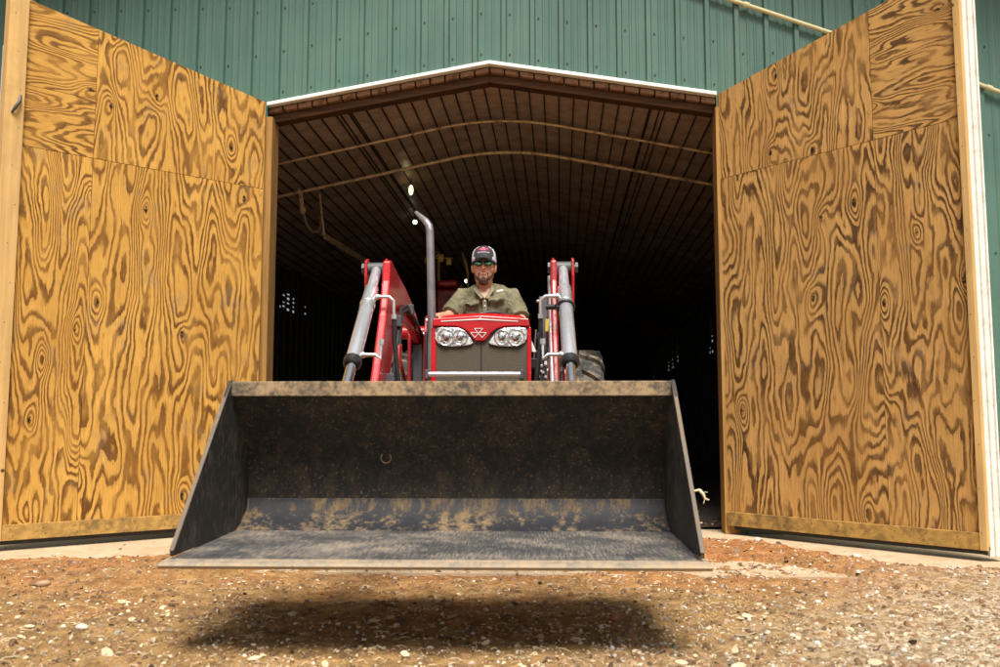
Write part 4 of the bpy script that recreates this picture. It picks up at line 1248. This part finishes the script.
# placket with buttons, pocket flaps, label
def front_y(x, z):
    t = min(1,max(0,z/ (chest.z+.2))); cx = (HX+.03)*t; rx, ry = .20, .130
    u_ = min(.95,abs((x-cx)/rx)); return .02-ry*sqrt(1-u_*u_)-.012
def strip(pts, name, mat, th=.008, off=0):
    w = MB(); n = len(pts); vs = []
    for px, py in pts:
        q = PM(px,py,-.12); y = front_y(q.x,q.z)-off; q = PM(px,py,y); vs.append(q)
    w.add([v+Vector((0,-th/2,0)) for v in vs]+[v+Vector((0,th,0)) for v in vs],[tuple(range(n)),tuple(reversed(range(n,2*n)))]+[(i,(i+1)%n,(i+1)%n+n,i+n) for i in range(n)])
    return w.build(name, mat, sh, bevel=.002)
strip([(482.6,298.5),(486.6,298.5),(487.0,312),(483.0,312)],'placket',M['shirtpl'],.006,.012)
for py in (301,306): 
    q = PM(484.8,py,-.12); y = front_y(q.x,q.z)-.020; q = PM(484.8,py,y); w = MB(); w.ell(q,(.0055,.003,.0055),10,6); w.build('button', M['decal'], sh, smooth=90)
strip([(463,300.5),(479,300),(479,303.5),(475,304.2),(471,305.5),(467,303.8),(463,304)],'pocket_flap',M['shirtpl'],.008,.018)
strip([(488,297),(504,294.5),(505,298.5),(500,299.0),(497,301.0),(493,299.8),(488.5,301)],'pocket_flap',M['shirtpl'],.008,.018)
strip([(463.5,304.6),(479,304.1),(479,304.9),(475,305.5),(471,306.7),(467,305.1),(463.5,305.4)],'pocket_flap_shade',M['shirtdark'],.006,.016)  # dark strips paint the shade below the pocket flaps
strip([(488.5,301.5),(493,300.5),(497,301.7),(500,299.7),(505,299.3),(505,300.1),(500,300.7),(497,302.7),(493,301.5),(488.5,302.5)],'pocket_flap_shade',M['shirtdark'],.006,.016)
strip([(496.5,290.3),(503,289.2),(503.3,291),(496.8,292.2)],'shirt_label',M['decal'],.004,.020)
# trousers & boots
b = MB()
b.ell((0,.0,.07),(.18,.14,.10))
for s_ in (-1,1):
    b.tube([(s_*.08,.02,.07),(s_*.13,-.22,.09),(s_*.17,-.42,.09),(s_*.17,-.46,.03),(s_*.17,-.50,-.20),(s_*.17,-.52,-.42)],[.115,.100,.080,.074,.068,.062],16)
t_ = b.build('trousers', M['denim'], man); m_ = t_.modifiers.new('Remesh','REMESH'); m_.mode = 'VOXEL'; m_.voxel_size = .009; m_.use_smooth_shade = True
for s_ in (-1,1):
    b = MB(); b.tube([(s_*.17,-.51,-.36),(s_*.17,-.52,-.47),(s_*.17,-.57,-.525),(s_*.18,-.70,-.535),(s_*.18,-.74,-.54)],[.06,.062,.055,.045,.03],16); b.build('boot', M['boot'], man, smooth=60)
w = MB(); w.ell((HX,hc.y-.096,HCZ-.059),(.021,.0085,.0022),14,6); w.build('mouth', M['lip'], body, xf=hs, smooth=90)
# cap
cap = MB(); rg = []
for z, rx, ry, yo in ((.030,.083,.100,.0),(.060,.083,.100,.0),(.095,.078,.094,.0),(.120,.064,.076,.002),(.138,.040,.048,.003),(.144,.012,.014,.003)):
    rg.append([(HX+rx*cos(2*pi*k/32), hc.y+yo+ry*sin(2*pi*k/32), HCZ+z+(.004 if sin(2*pi*k/32) < 0 else -.012)) for k in range(32)])
w = MB(); w.loft(rg)
for i, f in enumerate(w.f):
    if len(f) == 4:
        c = sum((w.v[j] for j in f), Vector())/4
        if c.y > hc.y-.045 or abs(c.x-HX) > .062: w.mi[i] = 1
cp_ = w.build('cap', [M['capblk'],M['capwht']], man, xf=hs, smooth=70)
w = MB(); n = 16; top_ = []; bot = []
for i in range(n+1):
    t = -1+2*i/n; xi_ = .078*t
    for j in range(5):
        s_ = j/4; yy = hc.y-.055-.045*sqrt(max(0,1-t*t*.9))-.062*s_*sqrt(max(0.02,1-t*t))
        z = HCZ+.050-.004*s_-.014*t*t
        top_.append(Vector((HX+xi_*(1-.08*s_), yy, z)))
m5 = 5
w.v = top_+[v-Vector((0,0,.004)) for v in top_]; N_ = len(top_)
for i in range(n):
    for j in range(4):
        a = i*m5+j; w.f += [(a,a+1,a+m5+1,a+m5),(a+N_,a+m5+N_,a+m5+1+N_,a+1+N_)]; w.mi += [0,0]
    a = i*m5+4; w.f.append((a,a+m5,a+m5+N_,a+N_)); w.mi.append(0)
w.build('cap_brim', M['capblk'], cp_, xf=hs, smooth=60)
# cap patch
def capfront(x, z, lift=0):
    pr = [(.030,.083,.100),(.060,.083,.100),(.095,.078,.094),(.120,.064,.076),(.138,.040,.048),(.144,.012,.014)]
    for (z0,a0,b0),(z1,a1,b1) in zip(pr,pr[1:]):
        if z <= z1 or z1 == .144:
            t = min(1,max(0,(z-z0)/(z1-z0))); rx = a0+(a1-a0)*t; ry = b0+(b1-b0)*t; break
    return Vector((HX+x, hc.y-ry*sqrt(max(.02,1-(x/rx)**2))-lift, HCZ+z+.004))
w = MB()
for x_, z_, r in ((0,.112,.018),(-.020,.104,.015),(.020,.104,.015),(0,.101,.018)):
    q = capfront(x_,z_,-.003); w.ell(q,(r,.0075,r*.62),14,8)
w.build('cap_emblem', M['caprd'], cp_, xf=hs, smooth=90)
w = MB()
for x_, z_ in ((0,.114),(-.009,.102),(.009,.102)):
    q = capfront(x_,z_,.006); w.prism([(q.x-.005,q.z+.004),(q.x+.005,q.z+.004),(q.x,q.z-.004)], q.y-.001,q.y+.004,1)
for i in range(9):
    q = capfront(-.036+i*.009,.084+.003*sin(pi*i/8),.001); w.box(q.x-.0030,q.x+.0024,q.y-.001,q.y+.004,q.z-.0035+(.001 if i%2 else 0),q.z+.0035)
w.build('cap_lettering', M['capwht'], cp_, xf=hs)
# sunglasses
w = MB(); 
for s_ in (-1,1):
    w.ell((HX+s_*.034,fy-.008,HCZ+.013),(.030,.012,.019),18,10)
sg_ = w.build('sunglasses', M['vinyl'], man, xf=hs, smooth=90)
w = MB(); w.bar((HX-.066,fy+.004,HCZ+.027),(HX+.066,fy+.004,HCZ+.027),.012,.010)
for s_ in (-1,1): w.bar((HX+s_*.064,fy+.004,HCZ+.020),(HX+s_*.080,hc.y+.01,HCZ+.012),.006,.012)
w.build('frame', M['vinyl'], sg_, xf=hs, bevel=.002)
for s_ in (-1,1):
    w = MB(); w.ell((HX+s_*.033,fy-.013,HCZ+.011),(.023,.0105,.0125),16,8); w.build('lens', M['glassg'], sg_, xf=hs, smooth=90)
# beard and hair
b = MB()
for k in range(23):
    t = -1.35+2.7*k/22; x = sin(t)*.060; y = hc.y-.024-cos(t)*.066
    z = HCZ-.098+.052*abs(t/1.35)**1.6
    b.ell((HX+x,y,z),(.010,.010,.015),10,8)
for k in range(13):
    t = -1+k/6; b.ell((HX+t*.027,hc.y-.096+abs(t)*.008,HCZ-.043-.010*abs(t)**2),(.005,.006,.0042),8,6)
for s_ in (-1,1):
    for k in range(4): b.ell((HX+s_*(.030-.001*k),hc.y-.088+.003*k,HCZ-.056-.010*k),(.0058,.007,.008),8,6)
b.ell((HX,hc.y-.082,HCZ-.098),(.030,.020,.020)); b.ell((HX,hc.y-.072,HCZ-.112),(.034,.026,.018)); b.ell((HX,hc.y-.095,HCZ-.079),(.010,.006,.006))
bd = b.build('beard', M['beard'], man, xf=hs); m_ = bd.modifiers.new('Remesh','REMESH'); m_.mode = 'VOXEL'; m_.voxel_size = .004; m_.use_smooth_shade = True
tx2 = bpy.data.textures.new('stubble','CLOUDS'); tx2.noise_scale = .008
m_ = bd.modifiers.new('Displace','DISPLACE'); m_.texture = tx2; m_.strength = .006; m_.texture_coords = 'LOCAL'
b = MB()
for s_ in (-1,1): b.ell((HX+s_*.073,hc.y+.03,HCZ+.012),(.008,.045,.035),12,8)
b.ell((HX,hc.y+.075,HCZ+.0),(.066,.022,.045)); b.build('hair', M['hair'], man, xf=hs, smooth=90)

# ------------------------------------------------------------------ inside the barn
def PB(px, py, yl): a, b_ = ray(px,py); o = BI @ Vector((0,0,CH)); d = BI.to_3x3() @ Vector((a,1,b_)); t = (yl-o.y)/d.y; return o+d*t
# feed line pipe hanging from the second hoop
bx = lambda v: BM @ v
root = thing('hanging_pipe', 'twin tan rails running back into the barn under a looped hose', 'pipe', BM @ Vector((-1.5,2.0,0)), -YAW)
HI = (Matrix.Translation(BM @ Vector((-1.5,2.0,0))) @ Matrix.Rotation(-YAW,4,'Z')).inverted()
tox = lambda v: HI @ (BM @ v)
w = MB()
a = PB(323,234,2.7); b_ = PB(368,262,5.0); w.tube([a,b_],.022,10); 
a2 = PB(325,238,2.7); b2 = PB(366,264,5.0); w.tube([a2,b2],.014,10)
w.build('rail', M['hoop'], root, tox, smooth=60)
w = MB(); c1 = PB(318,178,2.3); w.tube([c1,PB(321,208,2.6),PB(324,236,2.7)],[.014,.012,.016],8); w.build('hanger', M['hoop'], root, tox, smooth=60)
w = MB(); pts = [PB(299,188,2.05),PB(300,198,2.05),PB(303,211,2.1),PB(306,224,2.2),PB(312,232,2.3),PB(318,232,2.4),PB(321,225,2.5),PB(319,216,2.6),PB(314,209,2.7)]
w.tube(pts,[.020,.020,.017,.014,.014,.014,.013,.010,.007],10); w.build('hose_loop', M['hosetan'], root, tox, smooth=60)
w = MB(); w.tube([PB(300,191,2.03),PB(302,209,2.03)],.024,10); w.ell(PB(302.5,210,2.03),(.035,.03,.045),10,8); w.build('hose_end', M['hoop'], root, tox, smooth=60)
# hanging lamps
def hlamp(px, py, yl, r, label, warm=False, long_=0):
    p = PB(px,py,yl)
    while p.z > ceil_z(p.x)-(.11 if not long_ else .13) and yl > .5: yl -= .05; p = PB(px,py,yl)
    t = thing('hanging_lamp', label, 'lamp', BM @ p, -YAW, 'lamps inside the barn')
    w = MB(); w.ell((0,0,0),(r,r,r if not long_ else long_),14,10); w.build('bulb', M['bulbw' if warm else 'bulb'], t, smooth=90)
    w = MB(); zc = ceil_z(p.x)-p.z; w.tube([(0,0,r*.8),(0,0,max(r*1.2,zc))],.008,6); w.tube([(0,0,r*.7),(0,0,r*2.0)],[r*.8,r*.5],12); w.build('lamp_socket', M['darkgrey'], t, smooth=40)
hlamp(411,190,4.2,.024,'warm glowing lamp close under the barn ceiling, the highest lamp',True,.055)
hlamp(415,222,5.2,.028,'white glowing lamp beside the top of the exhaust pipe')
hlamp(466.5,281,6.0,.028,'white glowing lamp beside the shoulder of the driver')
# dim red machine behind the driver
pm = PB(455,300,4.4)
mc = thing('parked_machine', 'dim red machine with brass fittings parked in the dark behind the exhaust pipe', 'machine', BM @ Vector((pm.x,4.4,0)), -YAW)
KI = (Matrix.Translation(BM @ Vector((pm.x,4.4,0))) @ Matrix.Rotation(-YAW,4,'Z')).inverted(); tok = lambda v: KI @ (BM @ v)
w = MB(); a = PB(437,280,4.4); b_ = PB(458,287,4.4); w.box(a.x,b_.x,4.4,5.6,b_.z,a.z); w.build('hood', M['red'], mc, tok, bevel=.03, smooth=40)
a = PB(437,290,4.4); b_ = PB(462,310,4.4); w = MB(); w.box(a.x,b_.x,4.3,5.6,.75,a.z); w.build('body', M['reddirty'], mc, tok, bevel=.03, smooth=40)
w = MB(); w.box(a.x-.2,b_.x+.2,4.6,5.5,.45,.75); w.build('undercarriage', M['black'], mc, tok, bevel=.02)
for dx in (-.25,.45):
    for yy in (4.6,5.5):
        w = MB(); w.cyl((pm.x+dx-.08,yy,.36),(pm.x+dx+.08,yy,.36),.33,24); w.build('wheel', M['tyre'], mc, tok, bevel=.03, smooth=40)
for px, py, r in ((430,259,.055),(436,254,.03),(427,262,.03)):
    w = MB(); w.ring(PB(px,py,4.35),(0,1,0),r,.010,20,8); w.build('brass_ring', M['brass'], mc, tok, smooth=60)
w = MB()
for px, py in ((441,259),(449,262)):
    q = PB(px,py,4.4); w.box(q.x-.03,q.x+.03,4.38,4.44,q.z-.04,q.z+.05); w.cyl((q.x-.045,4.37,q.z+.045),(q.x+.045,4.37,q.z+.045),.010,8)
q = PB(440,280,4.6); w.tube([(q.x,4.45,q.z-.1),(q.x,4.45,q.z+.32)],.02,8); w.tube([(q.x-.09,4.42,q.z+.25),(q.x+.15,4.42,q.z+.25)],.015,8)
w.build('brass_fitting', M['brass'], mc, tok, smooth=40)
a = PB(462,252,4.6); b_ = PB(468,275,4.6)
w = MB(); w.tube([a,a.lerp(b_,.5)+Vector((.01,0,0)),b_],[.012,.03,.018],12); w.tube([b_,Vector((b_.x,4.6,b_.z-.5))],.015,8); w.build('brass_horn', M['brass'], mc, tok, smooth=60)

# ------------------------------------------------------------------ light
SUN_EL, SUN_AZ = 60, 9      # azimuth: to the right of straight behind the camera
W = bpy.data.worlds.new('World'); S.world = W; W.use_nodes = True
nt = W.node_tree; bg = nt.nodes['Background']; sky = nt.nodes.new('ShaderNodeTexSky'); sky.sky_type = 'NISHITA'; sky.sun_disc = False
d = Vector((sin(R(SUN_AZ))*cos(R(SUN_EL)), -cos(R(SUN_AZ))*cos(R(SUN_EL)), sin(R(SUN_EL))))
sky.sun_elevation = R(SUN_EL); sky.sun_rotation = atan2(d.x, d.y); sky.dust_density = 4; sky.air_density = 1.2
hs = nt.nodes.new('ShaderNodeHueSaturation'); hs.inputs['Saturation'].default_value = .35
nt.links.new(sky.outputs[0], hs.inputs['Color']); nt.links.new(hs.outputs[0], bg.inputs[0]); bg.inputs[1].default_value = .08
sl_ = bpy.data.lights.new('sun','SUN'); sl_.energy = 4.2; sl_.angle = R(27); sl_.color = (1,.94,.84)
so = bpy.data.objects.new('sun', sl_); COL.objects.link(so); so.rotation_euler = (-d).to_track_quat('-Z','Y').to_euler()
so.location = (2,-4,8)
S.view_settings.view_transform = 'Standard'; S.view_settings.look = 'None'; S.view_settings.gamma = 1
S.view_settings.exposure = .5; S.view_settings.use_curve_mapping = False
S.render.engine = 'CYCLES'; S.cycles.max_bounces = 8; S.cycles.diffuse_bounces = 4
S.render.resolution_x = 1024; S.render.resolution_y = 683
